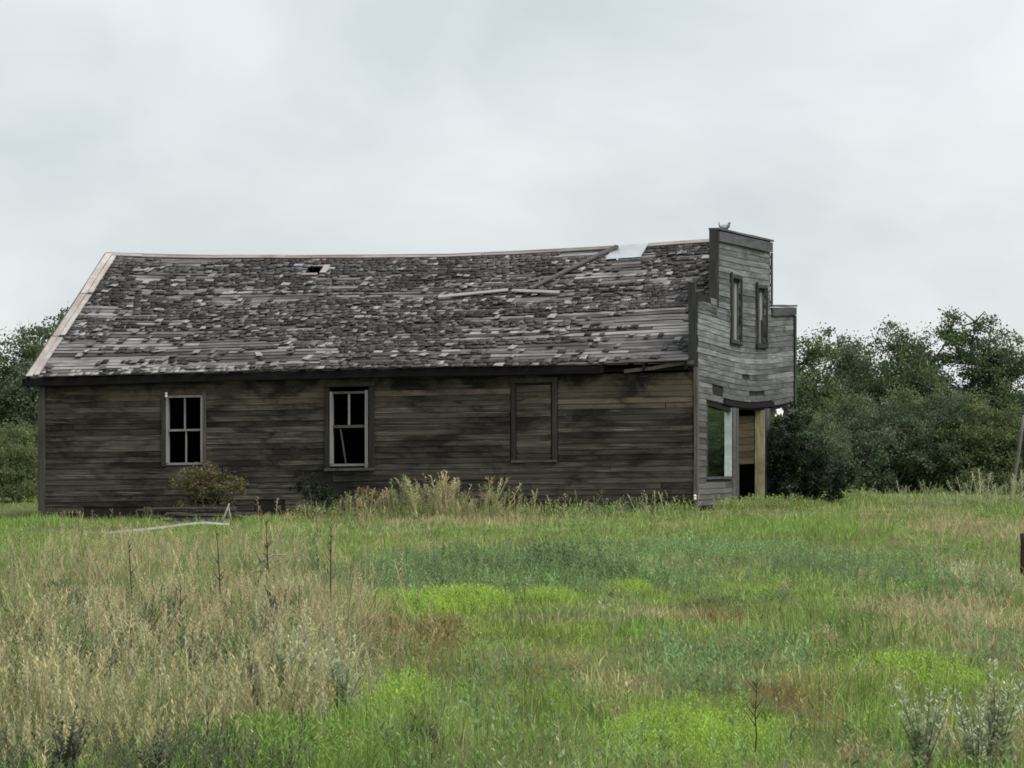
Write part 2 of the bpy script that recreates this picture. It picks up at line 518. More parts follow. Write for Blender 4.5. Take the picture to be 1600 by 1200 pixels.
bar('false_front_end', [[(-0.165 + j, -0.05, z), (-0.012 + j, -0.05, z), (-0.012 + j, 0.05, z), (-0.165 + j, 0.05, z)] for z, j in ((3.06, 0), (3.8, 0.008), (4.5, -0.004), (4.84, 0.0))], M_darkz, ROOT)

# ---- the false front, x = 0
FW1 = (0.92, 3.30, 0.66, 2.36)
DOOR = (3.98, 6.62, 0.05, 2.34)
FW2 = (7.28, 9.40, 0.66, 2.36)
UW1 = (3.24, 4.16, 3.84, 5.10)
UW2 = (5.86, 6.84, 3.82, 5.00)
FOUT = [(0.0, W, 0.0, 4.62), (1.95, 7.43, 4.62, 6.04)]
front_wall = slab('front_wall', FOUT, [FW1, DOOR, FW2, UW1, UW2], 'y', -0.14, 0.0, M_core, ROOT, w_front)
tag(front_wall, 'weathered grey boarded false front with stepped top')
def fspan(z):
    if z < 4.32: return (0.09, W - 0.02)
    if z < 4.56: return (0.02 + max(0, (z - 4.32)) * 6.5, W - 0.02)
    if z < 4.62: return (1.98, W - 0.02)
    return (2.0, 7.38)
side_up(front_wall, 'y', fspan, 0.10, 5.98, 0.121,
        [(FW1[0] - 0.02, FW1[1] + 0.1, FW1[2] - 0.05, FW1[3]), (3.52, 6.95, 0.0, 2.36), (FW2[0] - 0.1, FW2[1] + 0.02, FW2[2] - 0.05, FW2[3]), UW1, UW2],
        [(1.45, 2.5, 2.60, 2.72, 1.0), (5.15, 6.75, 2.62, 2.74, 1.0), (2.55, 7.6, 2.36, 2.52, 1.0), (8.4, 9.0, 2.9, 3.0, 0.9), (4.4, 5.2, 3.02, 3.12, 0.7)],
        1, M_front, w_front, (1.8, 5.5), 0.05)
def fbar(name, y0, y1, z0, z1, d0, d1, mat, parent, n=5, jit=0.006):
    secs = []
    for i in range(n + 1):
        y = y0 + (y1 - y0) * i / n
        a, b = fsag(y, z0) + rnd.uniform(-jit, jit), fsag(y, z1) + rnd.uniform(-jit, jit)
        secs.append([(d0, y, z0 + a), (d1, y, z0 + a), (d1, y, z1 + b), (d0, y, z1 + b)])
    return bar(name, secs, mat, parent)
def vbar(name, y0, y1, z0, z1, d0, d1, mat, parent, n=4, jit=0.006):
    secs = []
    for i in range(n + 1):
        z = z0 + (z1 - z0) * i / n
        s, j = fsag((y0 + y1) / 2, z), rnd.uniform(-jit, jit)
        secs.append([(d0, y0 + j, z + s), (d1, y0 + j, z + s), (d1, y1 + j, z + s), (d0, y1 + j, z + s)])
    return bar(name, secs, mat, parent)
fbar('cornice_board', 1.93, 7.45, 5.80, 6.02, 0.034, 0.066, M_trimy, front_wall)
fbar('coping_board', 1.90, 7.48, 6.045, 6.085, -0.175, 0.085, M_trimy, front_wall)
vbar('edge_board', 7.32, 7.46, 4.66, 5.79, 0.036, 0.066, M_darkz, front_wall)
vbar('edge_board', 1.90, 1.945, 4.42, 6.04, -0.16, 0.05, M_darkz, front_wall, 6, 0.01)
fbar('cornice_board', 7.47, W + 0.03, 4.44, 4.62, 0.036, 0.068, M_trimy, front_wall)
fbar('coping_board', 7.47, W + 0.05, 4.635, 4.675, -0.17, 0.08, M_trimy, front_wall)
vbar('edge_board', W - 0.10, W + 0.035, 2.35, 4.43, 0.038, 0.066, M_darkz, front_wall)
vbar('edge_board', W + 0.004, W + 0.03, 0.1, 4.62, -0.14, 0.034, M_darkz, front_wall)
fbar('shoulder_plank', 0.10, 1.86, 4.30, 4.43, 0.002, 0.028, M_front, front_wall, 4, 0.02)
# beam bared over the shop front
fbar('header_beam', 2.5, 7.7, 2.375, 2.49, 0.004, 0.05, M_dark, front_wall, 6, 0.012)

def upper_window(w, torn):
    y0, y1, z0, z1 = w
    o = fbar('upper_window', y0, y1, z1 - 0.06, z1, -0.14, -0.02, M_darkz, front_wall, 2)
    vbar('casing', y0 - 0.08, y0 - 0.004, z0 - 0.1, z1 + 0.12, 0.036, 0.075, M_darkz, o)
    vbar('casing', y1 + 0.004, y1 + 0.06, z0 - 0.1, z1 + 0.02, 0.036, 0.072, M_darkz, o)
    fbar('window_header', y0 - 0.02, y1 + 0.06, z1 + 0.006, z1 + 0.07, 0.036, 0.070, M_darkz, o, 2)
    fbar('sill', y0 - 0.1, y1 + 0.06, z0 - 0.08, z0 - 0.005, 0.036, 0.085, M_darkz, o, 2)
    vbar('sash', (y0 + y1) / 2 + 0.05, (y0 + y1) / 2 + 0.11, z0 + 0.02, z1 - 0.07, -0.036, -0.012, M_sash, o)
    vbar('jamb', y1 - 0.03, y1 - 0.003, z0, z1 - 0.065, -0.13, -0.004, M_front, o)
    for k in range(4):
        a = y0 + 0.02 + (y1 - y0 - 0.08) * k / 4
        zb = z0 + 0.02 + ((0.50 + 0.1 * rnd.random()) if (torn and k >= 2) else 0.0)
        vbar('board', a + 0.01, a + (y1 - y0) / 4 - 0.02, zb, z1 - 0.07, -0.062 - 0.004 * (k % 2), -0.040, M_sash if k % 2 else M_trimy, o, 3)
upper_window(UW1, False)
upper_window(UW2, True)

m_glass, n_, l_, b_ = new_mat('dusty_glass')
t_ = noise(n_, l_, nd(n_, 'ShaderNodeTexCoord').outputs['Object'], 3.0, 5, 0.6)
l_.new(ramp(n_, l_, t_, [(0.3, 0.02), (0.7, 0.10)]), b_.inputs['Roughness'])
b_.inputs['Base Color'].default_value = (0.75, 0.8, 0.79, 1)
b_.inputs['Transmission Weight'].default_value = 1.0
b_.inputs['Specular IOR Level'].default_value = 0.5
b_.inputs['IOR'].default_value = 1.28

def shop_window(w, jamb_mat):
    y0, y1, z0, z1 = w
    o = fbar('shop_window', y0, y1, z0, z0 + 0.06, -0.15, 0.03, M_trimy, front_wall, 3)
    vbar('jamb', y1 - 0.035, y1 - 0.002, z0 + 0.065, z1 - 0.02, -0.135, 0.028, jamb_mat, o)
    vbar('jamb', y0 + 0.002, y0 + 0.04, z0 + 0.065, z1 - 0.02, -0.135, 0.028, M_trimy, o)
    fbar('window_header', y0 + 0.002, y1 - 0.002, z1 - 0.10, z1 - 0.025, -0.13, 0.02, M_dark, o, 3, 0.012)
    g = fbar('glass_pane', y0 + 0.045, y1 - 0.04, z0 + 0.065, z1 - 0.105, -0.056, -0.050, m_glass, o, 3, 0.0)
    return o
shop_window(FW1, M_pale)
shop_window(FW2, M_trimy)
# posts either side of the entrance
for (y0, y1, mt) in ((3.40, 3.66, M_front), (3.70, 3.95, M_trimy), (6.66, 6.90, M_darkz), (6.94, 7.20, M_trimy)):
    vbar('pilaster', y0, y1, 0.05, 2.35, 0.004, 0.04, mt, front_wall, 6, 0.008)
entry = vbar('entrance', DOOR[1] - 0.05, DOOR[1] - 0.003, DOOR[2], DOOR[3] - 0.02, -0.165, 0.05, M_cream, front_wall, 6, 0.008)
entry['label'] = 'entrance jamb with peeling cream paint'
vbar('jamb', DOOR[0] + 0.003, DOOR[0] + 0.05, DOOR[2], DOOR[3] - 0.02, -0.165, 0.02, M_trimy, entry)
for k in range(7):
    z = 1.02 + k * 0.17
    fbar('panel_board', DOOR[0] + 0.06, DOOR[1] - 0.06, z, z + 0.16, -0.205, -0.18, M_tan, entry, 2, 0.004)
vbar('door_stile', 4.9, 5.0, 0.06, 1.0, -0.205, -0.18, M_casing, entry, 2)
# torn white lining hanging from the overhang, and insulators
def rag():
    V, F = [], []
    nx, nz = 8, 6
    for i in range(nx + 1):
        for j in range(nz + 1):
            y = 7.75 + 0.7 * i / nx
            z = 2.29 - 0.17 * j / nz * (0.55 + 0.45 * math.sin(i * 1.9 + 1)) + 0.03 * math.sin(i * 2.3)
            V.append((0.075 + 0.03 * math.sin(i * 2.1 + j), y, z + fsag(y, 2.3)))
    for i in range(nx):
        for j in range(nz):
            if i == 5 and j > 3: continue
            a = i * (nz + 1) + j
            F.append((a, a + 1, a + nz + 2, a + nz + 1))
    o = mesh_obj('torn_lining', V, F, M_white, front_wall)
    s = o.modifiers.new('thick', 'SOLIDIFY'); s.thickness = 0.006
    o['label'] = 'scrap of torn white lining under the overhang'
rag()
def insulator(x, y, z):
    prof = [(0.0, 0.012), (0.02, 0.03), (0.05, 0.032), (0.06, 0.022), (0.075, 0.022), (0.085, 0.034), (0.11, 0.03), (0.125, 0.012)]
    V, F, s = [], [], 10
    for (h, r) in prof:
        for k in range(s):
            a = 2 * math.pi * k / s
            V.append((x + r * math.cos(a), y + r * math.sin(a), z + h))
    for i in range(len(prof) - 1):
        for k in range(s):
            F.append((i * s + k, i * s + (k + 1) % s, (i + 1) * s + (k + 1) % s, (i + 1) * s + k))
    F += [tuple(range(s - 1, -1, -1)), tuple(range((len(prof) - 1) * s, len(prof) * s))]
    mesh_obj('insulator', V, F, M_white, ROOT, True)
insulator(0.07, W + 0.07, 3.48)
insulator(-0.01, -0.085, 0.22)
insulator(-11.93, -0.07, 2.42)

# ---- hidden walls and floor close the shell
slab('rear_wall', [(-L, -0.14, 0.0, 3.2)], [], 'x', W - 0.1, W, M_core, ROOT, lambda x, y, z: sink(x) * 1.2)
V, F = [], []
for x in (-L, -L + 0.1):
    V += [(x, 0.1, sink(x)), (x, W - 0.1, sink(x)), (x, W - 0.1, 2.78), (x, RIDGE, 5.62), (x, 0.1, 2.78)]
F = [(0, 1, 2, 3, 4), (9, 8, 7, 6, 5)] + [(i, (i + 1) % 5, 5 + (i + 1) % 5, 5 + i) for i in range(5)]
mesh_obj('end_wall', V, F, M_core, ROOT)
slab('floor', [(-L + 0.1, -0.14, 0.0, 0.02)], [], 'x', 0.1, W - 0.1, M_core, ROOT, lambda x, y, z: sink(x) + 0.07)

# ---- roof
EX = np.array([-15.4, -15.05, -11.28, -6.87, -4.0, -2.02, -0.06, 0.2]); EZ = np.array([2.87, 2.88, 2.97, 3.05, 3.075, 3.11, 3.19, 3.2])
RX = np.array([-15.4, -13.23, -10.09, -7.01, -5.03, -3.0, -0.78, 0.2]); RZ = np.array([5.82, 5.73, 5.69, 5.68, 5.735, 5.82, 5.94, 5.98])
PITCH = math.atan2(2.8, RIDGE + 0.2)
SL = math.hypot(2.8, RIDGE + 0.2)     # slope length
def roof(x, s, h=0.0, back=False):
    y = -0.2 + (RIDGE + 0.2) * s
    if x < -14.9: x += 0.13 * (1 - s) - 0.06 * s
    z0, z1 = np.interp(x, EX, EZ), np.interp(x, RX, RZ)
    z = z0 + (z1 - z0) * s - 0.05 * math.sin(math.pi * min(max(s, 0), 1)) * (0.6 + 0.4 * math.sin(x * 0.9))
    y -= h * math.sin(PITCH); z += h * math.cos(PITCH)
    if back: y = 2 * RIDGE - y
    return (x, y, z)

def rafter(x, back):
    secs = []
    for s in (0.0, 0.33, 0.66, 0.985):
        a, b = roof(x - 0.025, s, -0.03, back), roof(x + 0.025, s, -0.03, back)
        secs.append([a, b, (b[0], b[1], b[2] - 0.16), (a[0], a[1], a[2] - 0.16)])
    return secs
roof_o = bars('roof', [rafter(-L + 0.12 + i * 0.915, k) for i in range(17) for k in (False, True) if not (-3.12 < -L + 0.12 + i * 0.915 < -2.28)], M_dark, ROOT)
tag(roof_o, 'sagging gable roof with ragged shingles and bared boards')
HOLE1 = (-3.07, -2.34, 0.90, 1.2)
HOLE2 = (-10.20, -9.82, 0.835, 0.93)
# back slope as broad boards, with the same hole at the ridge
bs = []
for j in range(12):
    s0, s1 = j / 12 + 0.002, (j + 1) / 12 - 0.002
    parts = [(-15.3, -0.145)] if s1 < 0.87 else [(-15.3, -3.15), (-2.28, -0.145)]
    for (a, b) in parts:
        secs = []
        for i in range(9):
            x = a + (b - a) * i / 8
            secs.append([roof(x, s0, 0.0, True), roof(x, s1, 0.0, True), roof(x, s1, 0.03, True), roof(x, s0, 0.03, True)])
        bs.append(secs)
bars('back_slope', bs, M_sheath, roof_o)

NROW = 38
for j in range(NROW):
    s0, s1 = j / NROW, (j + 1) / NROW
    x = -15.22
    while x < -0.15:
        e = x + rnd.uniform(2.2, 4.8)
        if -0.15 - e < 0.9: e = -0.15
        pieces = [(x, e)]
        for (a, b, c, d) in (HOLE1, HOLE2):
            if c < (s0 + s1) / 2 < d:
                nx = []
                for (p, q) in pieces:
                    if b <= p or a >= q: nx.append((p, q)); continue
                    if a > p: nx.append((p, a + rnd.uniform(-0.06, 0.03)))
                    if b < q: nx.append((b + rnd.uniform(-0.03, 0.05), q))
                pieces = nx
        for (p, q) in pieces:
            if q - p < 0.08: continue
            n = max(2, int((q - p) / 0.8))
            h0 = rnd.uniform(0, 0.012)
            g0, g1 = rnd.uniform(0.03, 0.22), rnd.uniform(0.02, 0.16)
            secs = []
            for i in range(n + 1):
                xx = p + 0.006 + (q - p - 0.012) * i / n
                a, b = s0 + g0 / NROW + rnd.uniform(-0.001, 0.001), s1 - g1 / NROW
                hh = h0 + rnd.uniform(-0.003, 0.003)
                secs.append([roof(xx, a, -0.02), roof(xx, b, -0.02), roof(xx, b, 0.002 + hh), roof(xx, a, 0.004 + hh)])
            bar('roof_board', secs, M_sheath, roof_o)
        x = e

# shingles
def shingle_box(jit=0.006):
    """unit shingle: width 1 along x, length 1 up the slope"""
    r = rnd.uniform
    return [(-0.5 + r(-.03, .03), r(-.06, .06), 0), (0.5 + r(-.03, .03), r(-.06, .06), 0), (0.5, 1.0, 0), (-0.5, 1.0, 0),
            (-0.5 + r(-.03, .03), r(-.06, .06), 1), (0.5 + r(-.03, .03), r(-.06, .06), 1), (0.48, 1.0, 0.4), (-0.48, 1.0, 0.4)]
SH_F = [(3, 2, 1, 0), (4, 5, 6, 7), (0, 1, 5, 4), (1, 2, 6, 5), (2, 3, 7, 6), (3, 0, 4, 7)]

def shingle_material():
    m, n, l, b = new_mat('cedar_shingle')
    at = nd(n, 'ShaderNodeAttribute', attribute_name='tint')
    tc = nd(n, 'ShaderNodeTexCoord'); tc.object = ROOT
    mp = nd(n, 'ShaderNodeMapping'); mp.inputs['Scale'].default_value = (34, 3, 3)
    l.new(tc.outputs['Object'], mp.inputs['Vector'])
    t = noise(n, l, mp.outputs[0], 1.5, 5, 0.65)
    c = mix_rgb(n, l, 1.0, at.outputs['Color'], ramp(n, l, t, [(0.3, 0.55), (0.7, 1.45)]), 'MULTIPLY')
    l.new(c, b.inputs['Base Color'])
    return m
M_shingle = shingle_material()

def patch(x, s):
    """how bare the roof is here: long streaks along the courses where shingles have gone"""
    a = vnoise(x * 1.0, s * 62 + 11, 1.35) * 0.62 + vnoise(x, s * 40, 0.5) * 0.24 + vnoise(x + 40, s * 16, 2.2) * 0.36
    low = float(sstep(0.55, 0.05, s)) * 0.185 * (0.75 + 0.5 * float(sstep(-7, -14, x)) + 0.3 * float(sstep(-4.5, -1.5, x)))
    up = -0.05 * float(sstep(0.60, 0.95, s))
    for (px, ps, rx, rs) in ((-2.65, 0.78, 0.45, 0.11), (-1.5, 0.36, 0.95, 0.06), (-0.9, 0.03, 1.1, 0.045), (-7.1, 0.66, 0.6, 0.05), (-4.4, 0.58, 0.7, 0.03), (-13.9, 0.83, 0.35, 0.07), (-12.6, 0.84, 0.35, 0.03), (-5.6, 0.50, 0.9, 0.02), (-11, 0.22, 1.6, 0.03), (-13.2, 0.24, 1.2, 0.03), (-13.8, 0.12, 1.0, 0.02), (-8.9, 0.72, 0.6, 0.02), (-10.4, 0.62, 0.5, 0.02), (-3.2, 0.42, 0.7, 0.025), (-9.2, 0.12, 1.3, 0.02)):
        d = ((x - px) / rx) ** 2 + ((s - ps) / rs) ** 2
        low += 0.45 * math.exp(-d * d)
    return a + low + up
EXPO = 0.14
sh = []
ncourse = int(SL / EXPO)
for j in range(ncourse):
    s = (j * EXPO - 0.02) / SL
    x = -15.0
    while x < -0.2:
        w = rnd.uniform(0.085, 0.21)
        xc = x + w / 2
        x += w + rnd.uniform(0.005, 0.034)
        if x > -0.17: break
        if HOLE1[0] - 0.06 < xc < HOLE1[1] + 0.06 and s > HOLE1[2] - 0.03: continue
        if HOLE2[0] - 0.05 < xc < HOLE2[1] + 0.05 and HOLE2[2] - 0.035 < s < HOLE2[3]: continue
        if patch(xc, s) + rnd.uniform(-0.15, 0.15) > (0.69 if s > 0.03 else 0.95): continue
        sh.append((xc, s, w))
for k in range(290):      # loose long shingles left lying on the slope
    xc, s = rnd.uniform(-14.8, -0.4), rnd.uniform(0.0, 0.93)
    if HOLE1[0] - 0.2 < xc < HOLE1[1] + 0.2 and s > 0.80: continue
    if HOLE2[0] - 0.2 < xc < HOLE2[1] + 0.2 and 0.76 < s < HOLE2[3]: continue
    sh.append((xc, s, -rnd.uniform(0.09, 0.16)))
def shingle_tint(xc, s):
    v = rnd.random()
    g = 0.5 * float(vnoise(xc * 2 + 5, s * 46, 1.1)) + 0.5 * float(vnoise(xc + 15, s * 22, 1.3)); k = 0.018 + 0.02 * rnd.random() + 0.085 * g * g * 1.4
    v = v * 0.80 + 0.20 * g
    if s < 0.03 and xc < -9.5 and v > 0.35: v = 0.95
    if v > 0.865: k = rnd.uniform(0.16, 0.32)
    elif v > 0.74: k = rnd.uniform(0.085, 0.16)
    k *= 0.92
    return (k * 1.05, k * 0.985, k * 0.96)
# the widest ones near the eave are single pieces, drawn from shared meshes
variants = []
for i in range(24):
    me = bpy.data.meshes.new('shingle')
    me.from_pydata(shingle_box(), [], SH_F)
    a = me.color_attributes.new('tint', 'FLOAT_COLOR', 'POINT')
    c = shingle_tint(i * 1.7, 0.3)
    if i in (3, 11): c = (0.26, 0.26, 0.265)
    for d in a.data: d.color = (*c, 1)
    variants.append(me)
pale_variants = []
for i in range(12):
    me = bpy.data.meshes.new('shingle')
    me.from_pydata(shingle_box(), [], SH_F)
    a = me.color_attributes.new('tint', 'FLOAT_COLOR', 'POINT')
    kt = (0.055, 0.08, 0.11, 0.15, 0.20, 0.26)[i % 6]
    for d in a.data: d.color = (kt * 1.04, kt * 0.99, kt * 0.965, 1)
    pale_variants.append(me)
big = set(sorted(range(len(sh)), key=lambda i: -abs(sh[i][2]) * (1.6 if sh[i][2] < 0 else 1.0))[:300])
P = Pile()
from mathutils import Matrix, Vector
VS, CS = [], []
for i, (xc, s, w) in enumerate(sh):
    loose = w < 0; w = abs(w)
    p = Vector(roof(xc, s, 0.045 if loose else 0.018)); q = Vector(roof(xc, s + 0.03, 0.018))
    up = (q - p).normalized(); ax = Vector((1, (0), (roof(xc + .1, s)[2] - roof(xc - .1, s)[2]) / 0.2)).normalized()
    nm = ax.cross(up).normalized()
    a = rnd.gauss(0, 0.10) + (rnd.uniform(-0.7, 0.7) if rnd.random() < 0.16 else 0)
    ax2 = ax * math.cos(a) + up * math.sin(a); up2 = up * math.cos(a) - ax * math.sin(a)
    curl = rnd.uniform(-0.02, 0.09)
    up3 = (up2 * math.cos(curl) - nm * math.sin(curl)).normalized(); nm3 = ax2.cross(up3)
    ln = rnd.uniform(0.125, 0.19)
    if loose: ln = rnd.uniform(0.24, 0.42)
    p = p - up * rnd.uniform(-0.02, 0.04)
    p = p + nm * (0.010 + max(curl, 0) * 0.12)
    M = Matrix((( *(ax2 * w), ), ( *(up3 * ln), ), ( *(nm3 * 0.013), ))).transposed().to_4x4()
    M.translation = p
    if i in big:
        o = bpy.data.objects.new('shingle', rnd.choice(pale_variants if loose else variants))
        if not o.data.materials: o.data.materials.append(M_shingle)
        COL.objects.link(o); o.parent = roof_o
        o.matrix_local = M
    else:
        VS.append([tuple(M @ Vector(v)) for v in shingle_box()])
        kt = rnd.choice((0.055, 0.08, 0.11, 0.15, 0.20, 0.26)) * rnd.uniform(0.8, 1.15)
        CS.append((kt * 1.04, kt * 0.99, kt * 0.965) if loose else shingle_tint(xc, s))
P.add(np.array(VS), SH_F, np.array(CS))
o = link_mesh('shingles', P.mesh('shingles'), M_shingle, roof_o)
o['kind'] = 'stuff'

# rake, ridge and eave trim
def roof_strip(name, x0, x1, s0, s1, h, t, mat, n=4, jit=0.0, parent=None):
    secs = []
    for i in range(n + 1):
        s = s0 + (s1 - s0) * i / n
        j = rnd.uniform(-jit, jit)
        secs.append([roof(x0 + j, s, h), roof(x1 + j, s, h), roof(x1 + j, s, h + t), roof(x0 + j, s, h + t)])
    return bar(name, secs, mat, parent or roof_o)
for (a, b) in ((-0.005, 0.31), (0.315, 0.66), (0.665, 1.0)):
    roof_strip('rake_board', -15.31, -15.16, a, b, 0.036, 0.025, M_rake, 3, 0.012)
    roof_strip('rake_board', -15.145, -15.03, a + 0.01, b - 0.005, 0.034, 0.02, M_rake, 3, 0.012)
roof_strip('barge_board', -15.335, -15.315, -0.005, 1.0, -0.12, 0.18, M_corner, 4)
def ridge_cap(x0, x1):
    n = max(2, int((x1 - x0) / 0.7))
    for back in (False, True):
        secs = []
        for i in range(n + 1):
            x = x0 + (x1 - x0) * i / n
            j = rnd.uniform(-0.006, 0.006)
            secs.append([roof(x, 0.983, 0.034 + j, back), roof(x, 1.008, 0.034 + j, back), roof(x, 1.008, 0.058 + j, back), roof(x, 0.983, 0.058 + j, back)])
        bar('ridge_board', secs, M_ridge, roof_o)
for a, b in ((-15.32, -14.45), (-14.44, -10.3), (-10.28, -6.2), (-6.18, -3.12), (-2.36, -0.15)): ridge_cap(a, b)
def eave_bar(name, x0, x1, y0, y1, dz0, dz1, mat, n=12):
    secs = []
    for i in range(n + 1):
        x = x0 + (x1 - x0) * i / n
        e = roof(x, 0.0, -0.03)[2] + rnd.uniform(-0.004, 0.004)
        secs.append([(x, y0, e + dz0), (x, y1, e + dz0), (x, y1, e + dz1), (x, y0, e + dz1)])
    return bar(name, secs, mat, roof_o)
eave_bar('fascia_board', -15.3, -8.0, -0.185, -0.155, -0.17, 0.0, M_dark)  # taller and blacker board, also stands for the shadow under the eave
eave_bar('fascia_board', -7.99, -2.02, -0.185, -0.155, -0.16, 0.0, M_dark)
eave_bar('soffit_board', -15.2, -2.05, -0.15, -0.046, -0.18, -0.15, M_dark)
bar('hanging_fascia', [[(x, -0.12, z), (x, -0.09, z), (x, -0.09, z + 0.075), (x, -0.12, z + 0.075)] for x, z in ((-1.55, 2.92), (-0.9, 2.99), (-0.55, 3.05), (-0.04, 3.11))], M_corner, roof_o)
# pale sheet of tin laid over the gap in the ridge
mt, n_, l_, b_ = new_mat('dull_tin')
b_.inputs['Base Color'].default_value = (0.74, 0.76, 0.77, 1); b_.inputs['Metallic'].default_value = 1.0; b_.inputs['Roughness'].default_value = 0.45
tn = noise(n_, l_, nd(n_, 'ShaderNodeTexCoord').outputs['Object'], 4.0, 4, 0.5)
l_.new(ramp(n_, l_, tn, [(0.3, 0.35), (0.7, 0.55)]), b_.inputs['Roughness'])
for bk in (False, True):
    secs = []
    for i in range(5):
        sv = (0.885 if not bk else 0.90) + (1.004 - (0.885 if not bk else 0.90)) * i / 4
        xa, xb = -3.13 + 0.04 * i / 4, -2.31 + 0.03 * i / 4
        hh = 0.062 + 0.004 * math.sin(i * 2.0)
        secs.append([roof(xa, sv, hh, bk), roof(xb, sv, hh, bk), roof(xb, sv, hh + 0.006, bk), roof(xa, sv, hh + 0.006, bk)])
    tp = bar('tin_patch', secs, mt, roof_o)
tp['label'] = 'pale tin sheet patching the roof at the ridge'
# the splintered board by the small hole
roof_strip('splintered_board', -9.83, -9.68, 0.845, 0.915, 0.05, 0.02, M_ridge, 2, 0.02)
roof_strip('splintered_board', -10.22, -9.86, 0.830, 0.845, 0.04, 0.02, M_ridge, 2, 0.01)

# ---- windows in the side wall
def xbar(name, x0, x1, z0, z1, y0, y1, mat, parent, lean=0.0):
    secs = []
    for k in range(3):
        x = x0 + (x1 - x0) * k / 2
        s = sink(x)
        secs.append([(x, y0, z0 + s), (x + lean, y0, z1 + s), (x + lean, y1, z1 + s), (x, y1, z0 + s)])
    return bar(name, secs, mat, parent)
def side_window(w, style):
    x0, x1, z0, z1 = w
    fr = M_sash
    o = xbar('window', x0 + 0.001, x1 - 0.001, z0 + 0.001, z0 + 0.05, -0.03, 0.09, fr, side_wall)
    if style == 'four':
        xbar('frame', x0 + 0.001, x0 + 0.05, z0 + 0.052, z1 - 0.052, -0.045, 0.07, fr, o)
        xbar('frame', x1 - 0.05, x1 - 0.001, z0 + 0.052, z1 - 0.052, -0.045, 0.07, fr, o)
        xbar('frame', x0 + 0.001, x1 - 0.001, z1 - 0.05, z1 - 0.001, -0.045, 0.07, fr, o)
        zm = (z0 + z1) / 2
        xbar('meeting_rail', x0 + 0.052, x1 - 0.052, zm - 0.022, zm + 0.022, -0.02, 0.03, fr, o)
        xm = (x0 + x1) / 2
        xbar('muntin', xm - 0.016, xm + 0.016, zm + 0.024, z1 - 0.052, -0.012, 0.02, fr, o)
        xbar('muntin', xm + 0.010, xm + 0.042, z0 + 0.052, zm - 0.024, -0.002, 0.03, fr, o)
        xbar('casing', x0 - 0.10, x0 - 0.004, z0 - 0.02, z1 + 0.02, -0.052, -0.002, M_casing, o)
        xbar('casing', x1 + 0.004, x1 + 0.07, z0 - 0.02, z1 + 0.06, -0.052, -0.002, M_corner, o)
    else:
        xbar('frame', x0 + 0.012, x0 + 0.07, z0 + 0.052, z1 - 0.10, -0.045, 0.07, fr, o)
        xbar('frame', x1 - 0.085, x1 - 0.02, z0 - 0.04, z1 - 0.08, -0.05, 0.07, fr, o)
        xbar('frame', x0 + 0.07, x1 - 0.085, z1 - 0.15, z1 - 0.10, -0.02, 0.05, M_corner, o)
        zm = z0 + 0.86
        xbar('meeting_rail', x0 + 0.072, x1 - 0.087, zm - 0.03, zm + 0.03, -0.02, 0.03, M_corner, o)
        xm = (x0 + x1) / 2
        xbar('muntin', xm - 0.03, xm + 0.01, zm + 0.032, z1 - 0.152, -0.012, 0.02, M_sash, o)
        xbar('broken_muntin', xm - 0.10, xm - 0.07, z0 + 0.052, zm - 0.06, -0.006, 0.02, M_corner, o, -0.12)
        xbar('casing', x0 - 0.10, x0 - 0.003, z0 - 0.05, z1 + 0.06, -0.055, -0.002, M_casing, o)
        xbar('casing', x1 + 0.003, x1 + 0.13, z0 - 0.05, z1 + 0.06, -0.055, -0.002, M_casing, o)
        xbar('window_header', x0 - 0.16, x1 + 0.16, z1 + 0.005, z1 + 0.10, -0.085, -0.002, M_casing, o)
        xbar('sill', x0 - 0.10, x1 + 0.14, z0 - 0.10, z0 - 0.045, -0.085, -0.002, M_corner, o)
side_window(WIN1, 'four')
side_window(WIN2, 'two')
bw = xbar('boarded_window', WIN3[0] + 0.02, WIN3[1] - 0.02, WIN3[2], WIN3[2] + 0.05, -0.06, -0.002, M_corner, side_wall)
bw['label'] = 'old window opening closed with flush horizontal boards'
nb = 12
for k in range(nb):
    z = WIN3[2] + 0.055 + (WIN3[3] - WIN3[2] - 0.12) * k / nb
    xbar('infill_board', WIN3[0] + 0.13, WIN3[1] - 0.14 + rnd.uniform(-0.02, 0.0), z, z + (WIN3[3] - WIN3[2] - 0.12) / nb - 0.006, -0.02 - rnd.uniform(0, 0.004), -0.003, M_side, bw)
xbar('casing', WIN3[0] + 0.02, WIN3[0] + 0.11, WIN3[2] + 0.052, WIN3[3] - 0.01, -0.045, -0.002, M_casing, bw)
xbar('casing', WIN3[1] - 0.12, WIN3[1] - 0.015, WIN3[2] + 0.052, WIN3[3] - 0.01, -0.045, -0.002, M_casing, bw)
xbar('casing', WIN3[0] + 0.01, WIN3[1] - 0.005, WIN3[3] - 0.005, WIN3[3] + 0.10, -0.05, -0.002, M_casing, bw)

# ------------------------------------------------------------------ loose things on and by the store
def at_root(name, verts, faces, mat, label, cat, smooth=False):
    """an object of its own, its mesh in metres from its own base point"""
    W3 = np.array([to_world(*v) for v in verts])
    b = np.array([W3[:, 0].mean(), W3[:, 1].mean(), W3[:, 2].min()])
    o = mesh_obj(name, W3 - b, faces, mat, None, smooth)
    o.location = b
    return tag(o, label, cat)
def long_board(p0, p1, w, t, n=5, bend=0.0, wdir=None):
    p0, p1 = Vector(p0), Vector(p1)
    d = (p1 - p0).normalized()
    nm = wdir[1]; wd = wdir[0]
    secs = []
    for i in range(n + 1):
        q = p0.lerp(p1, i / n) + nm * (bend * math.sin(math.pi * i / n))
        secs.append([q - wd * w / 2, q + wd * w / 2, q + wd * w / 2 + nm * t, q - wd * w / 2 + nm * t])
    return bar_data([[tuple(v) for v in s] for s in secs])
nrm = Vector((0, -math.sin(PITCH), math.cos(PITCH)))
